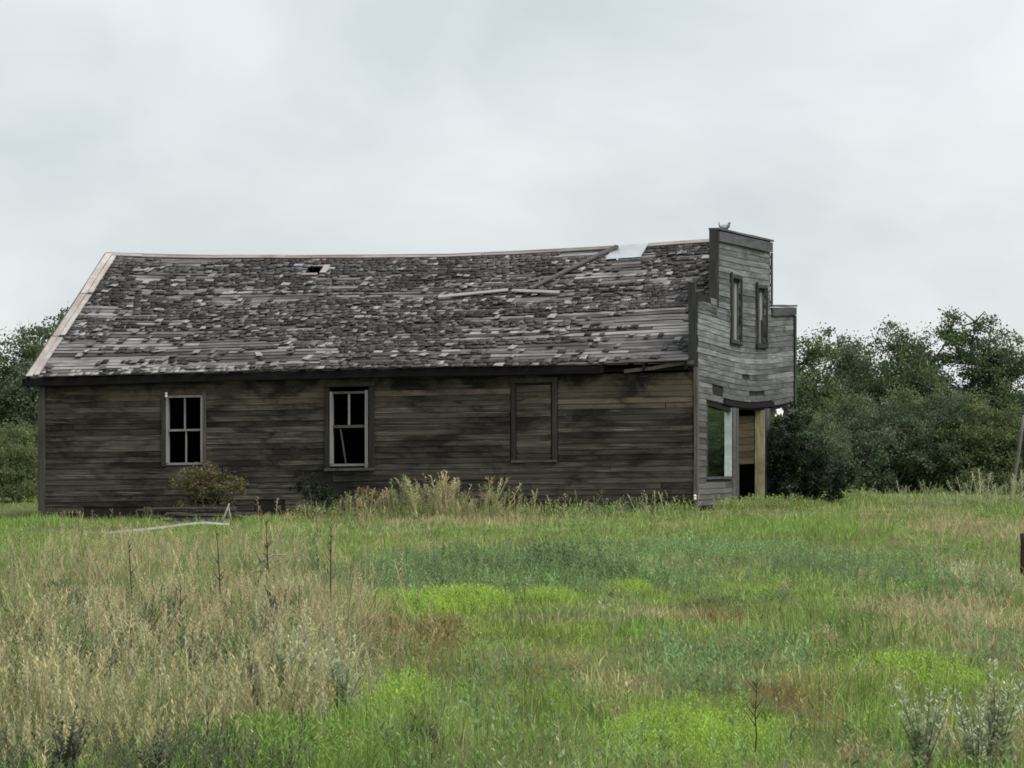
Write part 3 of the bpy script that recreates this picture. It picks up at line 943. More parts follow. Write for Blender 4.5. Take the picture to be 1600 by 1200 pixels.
M_loose = wood('loose_grey_plank', (0.05, 0.047, 0.045), (0.10, 0.095, 0.09), (0.17, 0.165, 0.16), 'x', 0.3, (0.03, 0.03, 0.03), None, 0.2)
p0, p1 = Vector(roof(-4.55, 0.66, 0.06)), Vector(roof(-2.98, 0.985, 0.085))
wd = nrm.cross((p1 - p0).normalized())
v, f = long_board(p0, p1, 0.11, 0.04, 5, 0.0, (wd, nrm))
at_root('loose_plank', v, f, M_loose, 'grey plank lying slantwise on the roof, ending at the pale tin patch on the ridge', 'plank')
M_loose2 = wood('loose_pale_board', (0.16, 0.157, 0.155), (0.27, 0.265, 0.262), (0.38, 0.375, 0.37), 'x', 0.3, (0.08, 0.08, 0.08), None, 0.1)
for (xa, sa, xb, sb, lab) in ((-6.6, 0.605, -5.05, 0.652, 'pale loose board lying along the middle of the roof, left of its pair'), (-4.95, 0.645, -3.8, 0.607, 'pale loose board on the roof below the slanting plank')):
    p0, p1 = Vector(roof(xa, sa, 0.075)), Vector(roof(xb, sb, 0.075))
    wd = nrm.cross((p1 - p0).normalized())
    v, f = long_board(p0, p1, 0.12, 0.025, 5, 0.0, (wd, nrm))
    at_root('loose_board', v, f, M_loose2, lab, 'board')

# bird on the coping
def pigeon():
    spine = [((-0.105, 0, 0.165), 0.010, 0.030), ((-0.102, 0, 0.130), 0.014, 0.042), ((-0.085, 0, 0.088), 0.030, 0.040), ((-0.050, 0, 0.070), 0.044, 0.048),
             ((0.0, 0, 0.062), 0.052, 0.055), ((0.045, 0, 0.066), 0.048, 0.052), ((0.075, 0, 0.085), 0.036, 0.038), ((0.083, 0, 0.112), 0.023, 0.023),
             ((0.086, 0, 0.132), 0.023, 0.021), ((0.098, 0, 0.143), 0.018, 0.017), ((0.112, 0, 0.140), 0.007, 0.007), ((0.126, 0, 0.135), 0.003, 0.003)]
    s = 12
    V, F = [], []
    P3 = [np.array(p[0]) for p in spine]
    for i, (p, rv, rh) in enumerate(spine):
        d = P3[min(i + 1, len(P3) - 1)] - P3[max(i - 1, 0)]; d /= np.linalg.norm(d)
        side = np.array((0, 1, 0)); upv = np.cross(d, side)
        for k in range(s):
            a = 2 * math.pi * k / s
            V.append(tuple(P3[i] + rh * math.cos(a) * side + rv * math.sin(a) * upv))
    for i in range(len(spine) - 1):
        for k in range(s): F.append((i * s + k, i * s + (k + 1) % s, (i + 1) * s + (k + 1) % s, (i + 1) * s + k))
    F += [tuple(range(s - 1, -1, -1)), tuple(range((len(spine) - 1) * s, len(spine) * s))]
    m, n, l, b = new_mat('pigeon_feathers')
    tc = nd(n, 'ShaderNodeTexCoord'); sx = nd(n, 'ShaderNodeSeparateXYZ'); l.new(tc.outputs['Object'], sx.inputs[0])
    mr = nd(n, 'ShaderNodeMapRange'); mr.inputs['From Min'].default_value = -0.11; mr.inputs['From Max'].default_value = 0.12
    l.new(sx.outputs['X'], mr.inputs['Value'])
    l.new(ramp(n, l, mr.outputs[0], [(0.0, (0.20, 0.205, 0.22)), (0.14, (0.46, 0.46, 0.48)), (0.55, (0.34, 0.345, 0.36)), (0.78, (0.13, 0.135, 0.145))]), b.inputs['Base Color'])
    o = mesh_obj('pigeon', V, F, m, None, True)
    ml = noisy('pigeon_legs', (0.25, 0.08, 0.06), (0.32, 0.1, 0.08))
    for yy in (-0.018, 0.018):
        tubes('leg', [([(0.015, yy, 0.03), (0.01, yy, 0.0)], [0.005, 0.004]), ([(0.0, yy, 0.002), (0.035, yy, 0.002)], [0.003, 0.003])], ml, o, 5)
    for sg in (-1, 1):
        Vw = [(0.055, sg * 0.050, 0.075), (0.03, sg * 0.062, 0.045), (-0.05, sg * 0.052, 0.055), (-0.105, sg * 0.018, 0.10), (-0.04, sg * 0.042, 0.105), (0.03, sg * 0.044, 0.10), (-0.02, sg * 0.066, 0.075)]
        mesh_obj('wing', Vw, [(0, 1, 6), (1, 2, 6), (2, 3, 6), (3, 4, 6), (4, 5, 6), (5, 0, 6)], m, o, True)
    o.location = to_world(-0.05, 2.93, 6.083)
    o.rotation_euler = (0, 0, math.radians(-8)); o.scale = (1.15, 1.15, 1.15)
    tag(o, 'grey pigeon with raised tail standing on top of the false front', 'bird')
pigeon()

def gz(x, y): return float(ground_z(x, y))

# white board in the grass before the store
M_wplank = wood('bleached_plank', (0.33, 0.33, 0.30), (0.50, 0.50, 0.47), (0.64, 0.64, 0.61), 'x', 0.2, (0.2, 0.2, 0.17), None, 0.1)
def free_board(name, pts, w, t, mat, label, cat):
    V = []
    secs = []
    for p in pts:
        q = Vector(p)
        secs.append([tuple(q + Vector(d)) for d in ((0, -w / 2, 0), (0, w / 2, 0), (0, w / 2, t), (0, -w / 2, t))])
    v, f = bar_data(secs)
    v = np.array(v); b = np.array([v[:, 0].mean(), v[:, 1].mean(), v[:, 2].min()])
    o = mesh_obj(name, v - b, f, mat); o.location = b
    return tag(o, label, cat)
free_board('bleached_plank', [(-7.37, 72.0, -0.19), (-6.6, 72.0, -0.12), (-5.9, 72.1, -0.03), (-5.6, 72.2, -0.01), (-5.15, 72.3, -0.04)], 0.09, 0.035, M_wplank, 'long bleached white plank lying in the grass before the left window', 'plank')
V = []; chains = [([(-5.86, 79.2, -0.25), (-5.74, 79.2, -0.02), (-5.64, 79.22, 0.24)], [0.028, 0.024, 0.016]), ([(-5.56, 79.2, -0.25), (-5.63, 79.2, 0.0), (-5.66, 79.22, 0.18)], [0.02, 0.018, 0.012])]
M_stick = noisy('bleached_stick', (0.16, 0.15, 0.11), (0.32, 0.30, 0.23), 9)
def stick_thing(name, chains, mat, label, cat, base, sides=6, group=None):
    ch = [([tuple(np.array(p) - np.array(base)) for p in pts], r) for pts, r in chains]
    o = tubes(name, ch, mat, None, sides); o.location = base
    return tag(o, label, cat, group)
stick_thing('leaning_sticks', chains, M_stick, 'pair of pale crossed sticks standing behind the end of the white plank', 'sticks', (-5.7, 79.2, -0.25))

# low heap of old boards under the left window
hp = empty('board_heap', (-6.45, 82.2, gz(-6.45, 82.2)), 0.0)
tag(hp, 'low heap of old pinkish grey boards under the left window', 'board heap')
M_heap = noisy('pinkish_old_boards', (0.045, 0.038, 0.036), (0.11, 0.092, 0.088), 6)
for k in range(9):
    xx, zz = rnd.uniform(-0.35, 0.35), 0.02 + 0.045 * k * 0.7
    ln, an = rnd.uniform(0.6, 1.1), rnd.uniform(-0.12, 0.12)
    a, b = (xx - ln * math.cos(an), rnd.uniform(-0.2, 0.1)), (xx + ln * math.cos(an), rnd.uniform(-0.2, 0.1))
    w = rnd.uniform(0.09, 0.16)
    secs = [[(p[0], p[1] - 0.02, z0), (p[0], p[1] + w, z0), (p[0], p[1] + w, z0 + 0.035), (p[0], p[1] - 0.02, z0 + 0.035)] for p, z0 in ((a, zz), (b, zz + math.sin(an) * 0.3))]
    bar('board', secs, M_heap, hp)

# posts at the right
M_post = noisy('grey_post', (0.07, 0.068, 0.062), (0.17, 0.165, 0.15), 7, stretch=(6, 6, 0.8))
M_dpost = noisy('dark_post', (0.022, 0.02, 0.019), (0.06, 0.055, 0.05), 7, stretch=(6, 6, 0.8))
M_bpost = noisy('brown_post', (0.022, 0.014, 0.010), (0.075, 0.048, 0.036), 7, stretch=(6, 6, 0.8))
def post(name, base, top, r0, r1, mat, label, cat):
    b = np.array(base, float); t = np.array(top, float)
    pts = [b + (t - b) * k / 5 + (np.array([rnd.uniform(-.006, .006), 0, 0]) if 0 < k < 5 else 0) for k in range(6)]
    rad = [r0 + (r1 - r0) * k / 5 for k in range(6)]
    o = tubes(name, [([tuple(p - b) for p in pts], rad)], mat, None, 8); o.location = b
    for p in o.data.polygons: p.use_smooth = len(p.vertices) == 4
    return tag(o, label, cat)
post('leaning_pole', (12.38, 98.5, -0.1), (12.72, 98.6, 2.1), 0.055, 0.045, M_post, 'slim grey pole leaning right at the edge of the trees', 'pole')
post('fence_post', (12.85, 99.3, -0.1), (12.92, 99.3, 1.75), 0.13, 0.12, M_dpost, 'stout dark post standing just right of the leaning pole', 'post')
post('fence_post', (5.98, 46.2, -0.05), (5.97, 46.2, 0.46), 0.06, 0.055, M_bpost, 'short reddish brown post in the grass at the right edge', 'post')

# stone in the bare patch, foreground
def stone():
    V, F = [], []
    nu, nv = 18, 8
    for j in range(nv + 1):
        for i in range(nu):
            a, b = 2 * math.pi * i / nu, (math.pi / 2) * j / nv
            k = 1 + 0.25 * math.sin(3.1 * a + 2 * j) * math.cos(b) + rnd.uniform(-0.08, 0.08)
            V.append((0.115 * k * math.cos(a) * math.cos(b), 0.16 * k * math.sin(a) * math.cos(b), 0.075 * math.sin(b) * (1 + 0.3 * math.sin(5 * a))))
    for j in range(nv):
        for i in range(nu): F.append((j * nu + i, j * nu + (i + 1) % nu, (j + 1) * nu + (i + 1) % nu, (j + 1) * nu + i))
    o = mesh_obj('stone', V, F, noisy('dark_stone', (0.015, 0.014, 0.013), (0.13, 0.12, 0.105), 22))
    o.location = (-0.48, 20.7, gz(-0.48, 20.7) - 0.01)
    tag(o, 'small dark stone half buried in the short foreground grass', 'stone')
stone()

# ------------------------------------------------------------------ trees and shrubs
M_leaf = leaf_mat('tree_leaves', 0.42, 0.12)
M_bark = noisy('tree_bark', (0.06, 0.055, 0.045), (0.17, 0.16, 0.14), 6, stretch=(4, 4, 1))
M_twig = noisy('dead_twigs', (0.10, 0.09, 0.08), (0.20, 0.185, 0.165), 6)

def leaf_pile(centres, sizes, n_each, leaf, cols, seed, flat=0.75, droop=0.0):
    """rhombic leaves spread through a set of soft clumps"""
    r = np.random.default_rng(seed)
    P = Pile()
    K = len(centres)
    idx = np.repeat(np.arange(K), n_each)
    N = len(idx)
    d = r.normal(size=(N, 3)); d[:, 2] *= flat
    d /= np.maximum(np.linalg.norm(d, axis=1, keepdims=True), 1e-6)
    rad = r.random(N) ** 0.55 * (1 + 0.25 * r.normal(size=N))
    p = centres[idx] + d * (rad * sizes[idx])[:, None]
    a = r.normal(size=(N, 3)); a /= np.linalg.norm(a, axis=1, keepdims=True)
    a[:, 2] -= droop; a /= np.linalg.norm(a, axis=1, keepdims=True)
    b = np.cross(a, r.normal(size=(N, 3))); b /= np.maximum(np.linalg.norm(b, axis=1, keepdims=True), 1e-6)
    s = leaf * r.uniform(0.6, 1.35, N)
    A, B = a * s[:, None], b * (s * 0.36)[:, None]
    nrm = np.cross(A, B) / np.maximum(s, 1e-6)[:, None] * 0.5
    V = np.stack([p - A * 0.5, p + B + nrm * 0.3, p + A * 0.55, p - B + nrm * 0.3], 1)
    cl = r.integers(0, len(cols), K)
    c = np.array(cols)[cl][idx] * r.uniform(0.75, 1.25, (N, 1)) * (0.9 + 0.2 * r.random((K, 1)))[idx]
    P.add(V, [(0, 1, 2), (0, 2, 3)], c)
    return P

def grow(seed, H, lobes, n_clump, clump_r, n_leaf, leaf, cols, stems=3, lean=0.1, twigs=0.35, base_r=0.06):
    """skeleton and crown of one tree: lobes are (x, y, z, rx, ry, rz) in tree heights"""
    r = np.random.default_rng(seed)
    lob = np.array(lobes) * H
    vol = lob[:, 3] * lob[:, 4] * lob[:, 5]
    pick = r.choice(len(lob), n_clump, p=vol / vol.sum())
    d = r.normal(size=(n_clump, 3)); d /= np.linalg.norm(d, axis=1, keepdims=True)
    rr = r.random(n_clump) ** 0.42
    C = lob[pick, :3] + d * lob[pick, 3:] * rr[:, None]
    C = C[C[:, 2] > 0.08]
    S = clump_r * H * r.uniform(0.55, 1.3, len(C))
    chains = []
    heads = []
    for k in range(stems):
        an = 2 * math.pi * k / stems + r.uniform(0, 1)
        top = lob[k % len(lob), :3] + np.array([r.uniform(-.1, .1) * H * 0.5, r.uniform(-.1, .1) * H * 0.5, lob[k % len(lob), 5] * 0.55])
        b = np.array([0.035 * H * math.cos(an), 0.035 * H * math.sin(an), -0.05])
        pts = []
        for i in range(6):
            t = i / 5
            q = b + (top - b) * t
            q[:2] += np.array([math.cos(an), math.sin(an)]) * lean * H * math.sin(math.pi * t) * 0.5 + r.normal(size=2) * 0.012 * H
            pts.append(q)
        rad = [base_r * H / 5 * (1 - 0.8 * i / 5) for i in range(6)]
        chains.append(([tuple(q) for q in pts], rad)); heads.append(pts)
    for c in C[r.random(len(C)) < twigs]:
        best = None
        for pts in heads:
            for i in range(1, 6):
                q = pts[i]
                if q[2] < c[2] + 0.1:
                    dd = np.linalg.norm(q - c)
                    if best is None or dd < best[0]: best = (dd, q)
        if best is None or best[0] > 0.6 * H: continue
        q = best[1]; mid = (q + c) / 2 + r.normal(size=3) * 0.03 * H
        chains.append(([tuple(q), tuple(mid), tuple(c)], [0.006 * H, 0.004 * H, 0.0015 * H]))
    crown = leaf_pile(C, S, n_leaf, leaf, cols, seed + 1).mesh('crown')
    V, F = [], []
    for pts, rad in chains:
        v, f = tube_data(pts, rad, 5)
        o = len(V); V += v; F += [tuple(i + o for i in q) for q in f]
    tm = bpy.data.meshes.new('trunk'); tm.from_pydata(V, [], F)
    for p in tm.polygons: p.use_smooth = True
    return tm, crown

def plant_tree(name, kit, x, y, sc, rz, label, cat, group=None, sxy=1.0):
    o = empty(name, (x, y, gz(x, y)), rz)
    o.scale = (sc * sxy, sc * sxy, sc)
    tag(o, label, cat, group)
    link_mesh('trunk', kit[0], M_bark, o)
    link_mesh('crown', kit[1], M_leaf, o)
    return o

G1 = [(0.089, 0.138, 0.064), (0.114, 0.168, 0.074), (0.148, 0.196, 0.088), (0.074, 0.113, 0.054)]
G2 = [(0.107, 0.150, 0.081), (0.140, 0.182, 0.107), (0.174, 0.209, 0.123), (0.089, 0.123, 0.071)]
G3 = [(0.129, 0.173, 0.067), (0.158, 0.197, 0.077), (0.180, 0.206, 0.092), (0.105, 0.144, 0.059)]
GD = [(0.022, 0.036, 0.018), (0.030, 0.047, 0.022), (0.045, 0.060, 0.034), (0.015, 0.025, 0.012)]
poplar = [grow(100 + i, 4.6, [(0, 0, 0.62, 0.23, 0.23, 0.36), (0.12, 0.05, 0.40, 0.24, 0.22, 0.26), (-0.13, -0.04, 0.44, 0.22, 0.22, 0.28), (0.02, 0.0, 0.2, 0.26, 0.24, 0.18), (0.10 * (-1) ** i, 0.0, 0.80, 0.13, 0.13, 0.17)], 270, 0.074, 105, 0.068, [G1, G2, G1][i], 3) for i in range(3)]
aspen = grow(140, 5.2, [(-0.02, 0, 0.80, 0.16, 0.15, 0.18), (0.16, 0.05, 0.66, 0.14, 0.14, 0.12), (-0.17, 0, 0.62, 0.11, 0.12, 0.12), (0.05, 0, 0.50, 0.16, 0.16, 0.10), (-0.06, 0.0, 0.28, 0.25, 0.2, 0.14), (0.2, 0.0, 0.36, 0.15, 0.15, 0.14)], 150, 0.052, 105, 0.075, G1, 4, 0.04, 0.6, 0.055)
willow = [grow(160 + i, 2.9, [(0, 0, 0.55, 0.36, 0.34, 0.40), (0.26, 0.02, 0.40, 0.26, 0.26, 0.34), (-0.27, 0, 0.42, 0.26, 0.26, 0.34), (0, -0.1, 0.2, 0.45, 0.35, 0.2)], 250, 0.095, 105, 0.058, [G2, G3, G1][i], 5, 0.15) for i in range(3)]

BG = 'trees and bushes behind the store'
# (kind, px-free position x, y, height scale, turn, label)
for kind, x, y, sc, rz, sxy, label in (
    (0, 8.1, 111.0, 1.02, 0.3, 1.1, 'green bushy tree showing directly beside the right edge of the store'),
    (1, 9.35, 114.0, 1.00, 1.9, 0.95, 'second tree right of the store, with a pointed dark top'),
    (2, 10.3, 116.0, 0.97, 4.0, 1.0, 'tree with a rounded top between the pointed tree and the tall twin-topped one'),
    (0, 11.15, 113.0, 1.08, 2.2, 0.95, 'tall full tree in the middle of the trees right of the store'),
    (1, 12.05, 115.5, 1.0, 5.2, 1.05, 'lower tree in the dip left of the tallest open tree'),
    (2, 14.0, 115.0, 1.04, 0.9, 1.15, 'dark tree cut off by the right edge of the picture'),
    (1, 15.9, 114.0, 1.05, 2.9, 1.0, None),
    (1, -12.5, 110.0, 1.18, 2.0, 1.15, 'tallest tree left of the store, its top beside the white roof edge'),
    (0, -13.9, 111.5, 1.06, 0.7, 1.2, 'dark green tree left of the store below the bare twigs'),
    (2, -15.0, 113.0, 0.95, 3.3, 1.0, 'tree cut off by the left edge of the picture'),
    (0, -11.2, 115.5, 1.0, 4.4, 1.0, None),
    (2, 6.6, 116.0, 0.9, 1.3, 1.0, None), (0, 17.6, 112.0, 1.1, 1.0, 1.2, None), (2, 19.6, 113.0, 1.05, 2.0, 1.2, None), (1, 21.6, 111.0, 1.1, 3.0, 1.2, None), (0, 23.6, 112.0, 1.1, 4.0, 1.2, None),
    (2, 25.8, 111.0, 1.1, 5.0, 1.2, None), (1, 28.0, 111.0, 1.1, 0.5, 1.2, None)):
    if label is None and x > 15: label = {15.9: 'first leafy tree beyond the right edge of the picture', 17.6: 'second leafy tree beyond the right edge of the picture', 19.6: 'third leafy tree beyond the right edge of the picture', 21.6: 'fourth leafy tree beyond the right edge of the picture', 23.6: 'fifth leafy tree beyond the right edge of the picture', 25.8: 'last but one leafy tree far right beyond the picture', 28.0: 'last leafy tree far right beyond the picture'}[x]
    if label is None: label = {-11.2: 'leafy tree hidden behind the left end of the store roof', 6.6: 'leafy tree hidden behind the false front'}[x]
    plant_tree('poplar_tree', poplar[kind], x, y, sc, rz, label, 'tree', BG, sxy)
plant_tree('aspen_tree', aspen, 13.2, 114.5, 1.04, 0.0, 'tallest open tree with bare stems and sky showing through its crown', 'tree', BG)
for kind, x, y, sc, rz, sxy, label in (
    (0, 7.75, 101.0, 0.80, 0.4, 1.0, 'grey green bush behind the dark shrub of the shop front'),
    (2, 9.0, 107.5, 1.02, 2.2, 1.0, 'dark bush low in the trees, second to the right from the store'),
    (0, 9.95, 106.2, 0.95, 3.1, 1.05, 'grey green bush low in the middle of the right hand trees'),
    (2, 10.9, 107.0, 1.08, 5.0, 1.0, 'dark bush below the tall full tree'),
    (0, 11.8, 106.4, 1.00, 1.1, 1.0, 'grey green bush left of the olive bush'),
    (1, 12.75, 106.0, 0.98, 0.2, 1.05, 'olive yellow round bush below the tallest open tree'),
    (2, 13.7, 106.8, 0.90, 2.7, 1.0, 'dark bush behind the leaning pole'),
    (0, 14.6, 107.6, 1.0, 4.2, 1.0, 'grey green bush at the right edge behind the stout post'),
    (1, -13.0, 104.0, 0.80, 1.2, 0.9, 'olive bush beside the left corner of the store'),
    (1, -13.95, 105.0, 0.78, 4.3, 1.0, 'olive bush at the left edge of the picture'),
    (2, -12.2, 107.5, 0.95, 2.3, 1.0, 'dark bush showing in the gap beside the left wall corner')):
    plant_tree('willow_bush', willow[kind], x, y, sc, rz, label, 'bush', BG, sxy)

def bare_twigs(x, y):
    r = np.random.default_rng(5)
    ch = []
    for k in range(16):
        a = r.uniform(-1.1, 1.1); h = r.uniform(4.2, 5.1)
        p = [np.array([0.6 * a * t ** 2 + r.normal() * 0.03, r.normal() * 0.08, h * t]) for t in (0, 0.35, 0.7, 1.0)]
        ch.append(([tuple(q) for q in p], [0.018, 0.012, 0.008, 0.004]))
        for j in range(4):
            t = r.uniform(0.6, 0.95); q = p[2] * (1 - (t - .7) / .3) + p[3] * ((t - .7) / .3)
            e = q + np.array([r.normal() * 0.3, r.normal() * 0.1, r.uniform(0.15, 0.4)])
            ch.append(([tuple(q), tuple(e)], [0.010, 0.004]))
    o = tubes('bare_shrub', ch, M_twig, None, 4); o.location = (x, y, gz(x, y))
    tag(o, 'dead bush of bare grey twigs rising above the trees at left', 'dead bush')
bare_twigs(-13.7, 113.5)

# dark shrub crowding the shop front, and the small one under the left window
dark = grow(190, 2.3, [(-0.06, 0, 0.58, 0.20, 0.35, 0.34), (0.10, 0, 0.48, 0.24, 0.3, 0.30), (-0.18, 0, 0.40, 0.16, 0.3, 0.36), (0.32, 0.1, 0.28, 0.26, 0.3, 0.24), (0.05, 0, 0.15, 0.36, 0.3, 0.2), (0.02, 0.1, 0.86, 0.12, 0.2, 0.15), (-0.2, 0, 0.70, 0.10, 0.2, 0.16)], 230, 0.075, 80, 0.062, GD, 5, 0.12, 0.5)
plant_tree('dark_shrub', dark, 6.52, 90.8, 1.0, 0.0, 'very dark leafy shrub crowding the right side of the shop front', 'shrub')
small = grow(195, 1.2, [(0, 0, 0.62, 0.40, 0.25, 0.30), (0.36, 0, 0.55, 0.30, 0.22, 0.26), (-0.28, 0, 0.5, 0.26, 0.2, 0.3)], 95, 0.09, 42, 0.045, [(0.13, 0.13, 0.055), (0.16, 0.145, 0.065), (0.11, 0.115, 0.05), (0.17, 0.135, 0.07)], 6, 0.2, 0.6, 0.05)
plant_tree('small_shrub', small, -6.45, 83.2, 1.12, 0.0, 'olive brown twiggy shrub under the left window of the store', 'shrub')
twig = grow(197, 0.95, [(-0.1, 0, 0.75, 0.42, 0.15, 0.25), (0.3, 0, 0.5, 0.40, 0.15, 0.3)], 60, 0.10, 34, 0.04, GD, 8, 0.3, 0.9, 0.05)
plant_tree('dark_bramble', twig, -4.3, 84.2, 1.0, 0.0, 'black twiggy bramble against the wall below the second window', 'shrub')
rusty = grow(198, 0.62, [(0, 0, 0.6, 0.35, 0.2, 0.38)], 30, 0.11, 34, 0.04, [(0.13, 0.062, 0.045), (0.15, 0.085, 0.06), (0.1, 0.05, 0.035)], 6, 0.2, 0.5, 0.04)
plant_tree('rusty_weed', rusty, -3.0, 82.6, 1.15, 0.0, 'rust coloured weed right below the second window of the store', 'weed')

# ------------------------------------------------------------------ grass and weeds
ZONES = {
    'lime': [(-0.52, 36.1, 0.44, 3.28), (-1.22, 37.9, 0.29, 2.6), (0.37, 38.2, 0.31, 2.05), (1.27, 41.3, 0.2, 2.07), (0.91, 20.9, 0.4, 2.55), (-0.7, 24.2, 0.21, 2.07), (2.73, 26.5, 0.3, 2.12), (3.16, 43.5, 0.98, 2.67), (0.3, 30.5, 0.44, 1.5), (-0.2, 31.0, 0.3, 1.36)],
    'blue': [(-1.42, 44.1, 0.5, 4.9), (-0.3, 46.1, 1.27, 6.87), (1.01, 48.4, 0.62, 5.9), (1.41, 26.5, 0.32, 2.12), (3.94, 46.1, 0.97, 4.72), (0.85, 18.9, 0.4, 0.79), (3.73, 30.1, 0.24, 4.1), (2.02, 29.2, 0.14, 1.29), (2.67, 55.1, 1.33, 4.29), (1.85, 44.1, 0.43, 2.74)],
    'tan': [(-3.15, 30.1, 1.26, 10.02), (-2.24, 33.1, 1.07, 9.92), (3.7, 34.2, 0.5, 4.13), (-1.25, 79.0, 1.75, 4.0), (7.89, 66.1, 0.85, 6.17), (1.36, 33.6, 0.38, 1.37), (0.6, 24.8, 0.24, 1.86)],
    'pale': [(-2.23, 23.1, 0.97, 3.22), (-1.22, 23.6, 0.34, 2.25), (-2.37, 19.8, 0.19, 1.59), (5.53, 45.1, 0.44, 4.1)],
    'red': [(-0.59, 30.5, 0.37, 2.82), (-2.19, 36.7, 0.36, 4.08), (1.82, 34.2, 0.28, 1.42), (-1.08, 32.0, 0.21, 4.13), (1.76, 24.2, 0.35, 2.36)],
    'green': [(-0.91, 19.5, 0.28, 1.72), (-1.49, 19.6, 0.25, 1.56), (2.0, 22.5, 0.25, 2.05), (4.8, 66.1, 1.28, 5.29), (1.0, 31.0, 0.3, 0.97), (-10.27, 82.7, 0.8, 5.51)],
    'dark': [(-1.41, 18.5, 0.48, 0.87), (0.62, 48.4, 0.31, 3.3), (-0.57, 22.0, 0.09, 1.47), (-0.87, 22.5, 0.09, 1.28), (0.0, 34.2, 0.33, 0.94), (1.66, 36.7, 0.24, 0.82)],
}
KINDS = ['mix', 'lime', 'blue', 'tan', 'pale', 'red', 'green', 'dark']
KCOL = {'mix': (0.225, 0.285, 0.078), 'lime': (0.245, 0.375, 0.055), 'blue': (0.175, 0.272, 0.105), 'tan': (0.38, 0.33, 0.18), 'pale': (0.37, 0.365, 0.205), 'red': (0.29, 0.185, 0.085), 'green': (0.185, 0.305, 0.060), 'dark': (0.10, 0.13, 0.048)}
KH = {'mix': 0.055, 'lime': 0.075, 'blue': 0.08, 'tan': 0.12, 'pale': 0.12, 'red': 0.085, 'green': 0.16, 'dark': 0.06}

def inside_store(x, y, m=0.0):
    dx, dy = x - 3.902, y - 84.0
    u = math.cos(TH) * dx - math.sin(TH) * dy; w = math.sin(TH) * dx + math.cos(TH) * dy
    return (u > -L - m) & (u < 0.0 + m) & (w > 0.0 - m) & (w < W + m)

def field_points(n, y0, y1, power, seed, margin=1.25):
    """random plan positions over the field, thinning with distance"""
    r = np.random.default_rng(seed)
    u = r.random(n); e = 2.0 - power
    y = (y0 ** e + u * (y1 ** e - y0 ** e)) ** (1 / e)
    x = r.uniform(-1, 1, n) * (0.129 * y * margin + 0.9)
    k = ~inside_store(x, y, 0.06)
    return x[k], y[k], r

def zone_of(x, y, r):
    wx = x + 0.35 * (vnoise(x, y * 0.3, 0.55) - 0.5) + 0.12 * (vnoise(x, y * 0.3, 0.15) - 0.5)
    wy = y + 3.0 * (vnoise(x + 50, y * 0.4, 0.7) - 0.5)
    W8 = [0.85 + 0 * x]
    for k in KINDS[1:]:
        t = 0 * x
        for (cx, cy, rx, ry) in ZONES[k]:
            d = ((wx - cx) / (rx * 1.05)) ** 2 + ((wy - cy) / (ry * 1.05)) ** 2
            t = t + np.exp(-d ** 1.6) * (2.6 if k != 'lime' else 4.5)
        bg = {'lime': 0.10, 'tan': 0.08, 'red': 0.04, 'green': 0.12, 'blue': 0.06, 'dark': 0.05, 'pale': 0.04}[k]
        t = t + bg * (vnoise(x * 1.0 + 13 * len(W8), y * 0.22, 0.9) > 0.52) * 2.2
        W8.append(t)
    W8 = np.array(W8); W8 /= W8.sum(0)
    u = r.random(len(x))
    return (np.cumsum(W8, 0) < u).sum(0).clip(0, len(KINDS) - 1), W8

cols = np.array([KCOL[k] for k in KINDS]); hts = np.array([KH[k] for k in KINDS])

def blades(P, x, y, h, w, col, r, lean=0.35, tipc=1.25, simple=False):
    n = len(x)
    z = ground_z(x, y) - 0.02
    an = r.uniform(0, 2 * math.pi, n)
    sx, sy = np.cos(an) * w / 2, np.sin(an) * w / 2
    la = r.uniform(0, 2 * math.pi, n); lm = np.abs(r.normal(size=n)) * lean * h
    lx, ly = np.cos(la) * lm, np.sin(la) * lm
    B = np.stack([x, y, z], 1); sd = np.stack([sx, sy, 0 * sx], 1)
    mid = B + np.stack([lx * 0.3, ly * 0.3, h * 0.58], 1); tip = B + np.stack([lx, ly, h * r.uniform(0.85, 1.0, n)], 1)
    V = np.stack([B - sd, B + sd, mid + sd * 0.8, mid - sd * 0.8, tip], 1)
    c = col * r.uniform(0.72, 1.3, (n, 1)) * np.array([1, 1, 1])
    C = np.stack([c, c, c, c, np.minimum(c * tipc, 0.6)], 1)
    if simple: P.add(V[:, [0, 1, 4]], [(0, 1, 2)], C[:, [0, 1, 4]])
    else: P.add(V, [(0, 1, 2, 3), (3, 2, 4)], C)

M_grass = leaf_mat('grass_blades', 0.35, 0.0)
P = Pile()
x, y, r = field_points(360000, 15.5, 112.0, 1.55, 21)
zi, Wm = zone_of(x, y, r)
nz = vnoise(x, y * 0.4, 0.12) * 0.9 + vnoise(x + 9, y * 0.4, 0.7) * 0.6
h = hts[zi] * r.uniform(0.45, 1.25, len(x)) * (0.55 + 0.75 * nz) * (1 + 0.10 * sstep(40, 90, y))
wdt = 0.0062 * (y / 20) ** 0.8 * r.uniform(0.6, 1.3, len(x))
c = 0.55 * cols[zi] + 0.45 * (Wm.T @ cols)
c = c * ((0.70 + 0.6 * vnoise(x + 31, y * 0.4, 0.5)) * (0.38 + 1.2 * (0.6 * vnoise(x + 77, y * 0.45, 0.09) + 0.4 * vnoise(x + 7, y * 0.3, 0.26))))[:, None]
dry = r.random(len(x)) < 0.04
c[dry] = np.array((0.30, 0.26, 0.15))
far = y > 42
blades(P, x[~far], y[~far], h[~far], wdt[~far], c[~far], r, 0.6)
blades(P, x[far], y[far], h[far], wdt[far] * 1.3, c[far], r, 0.6, 1.25, True)
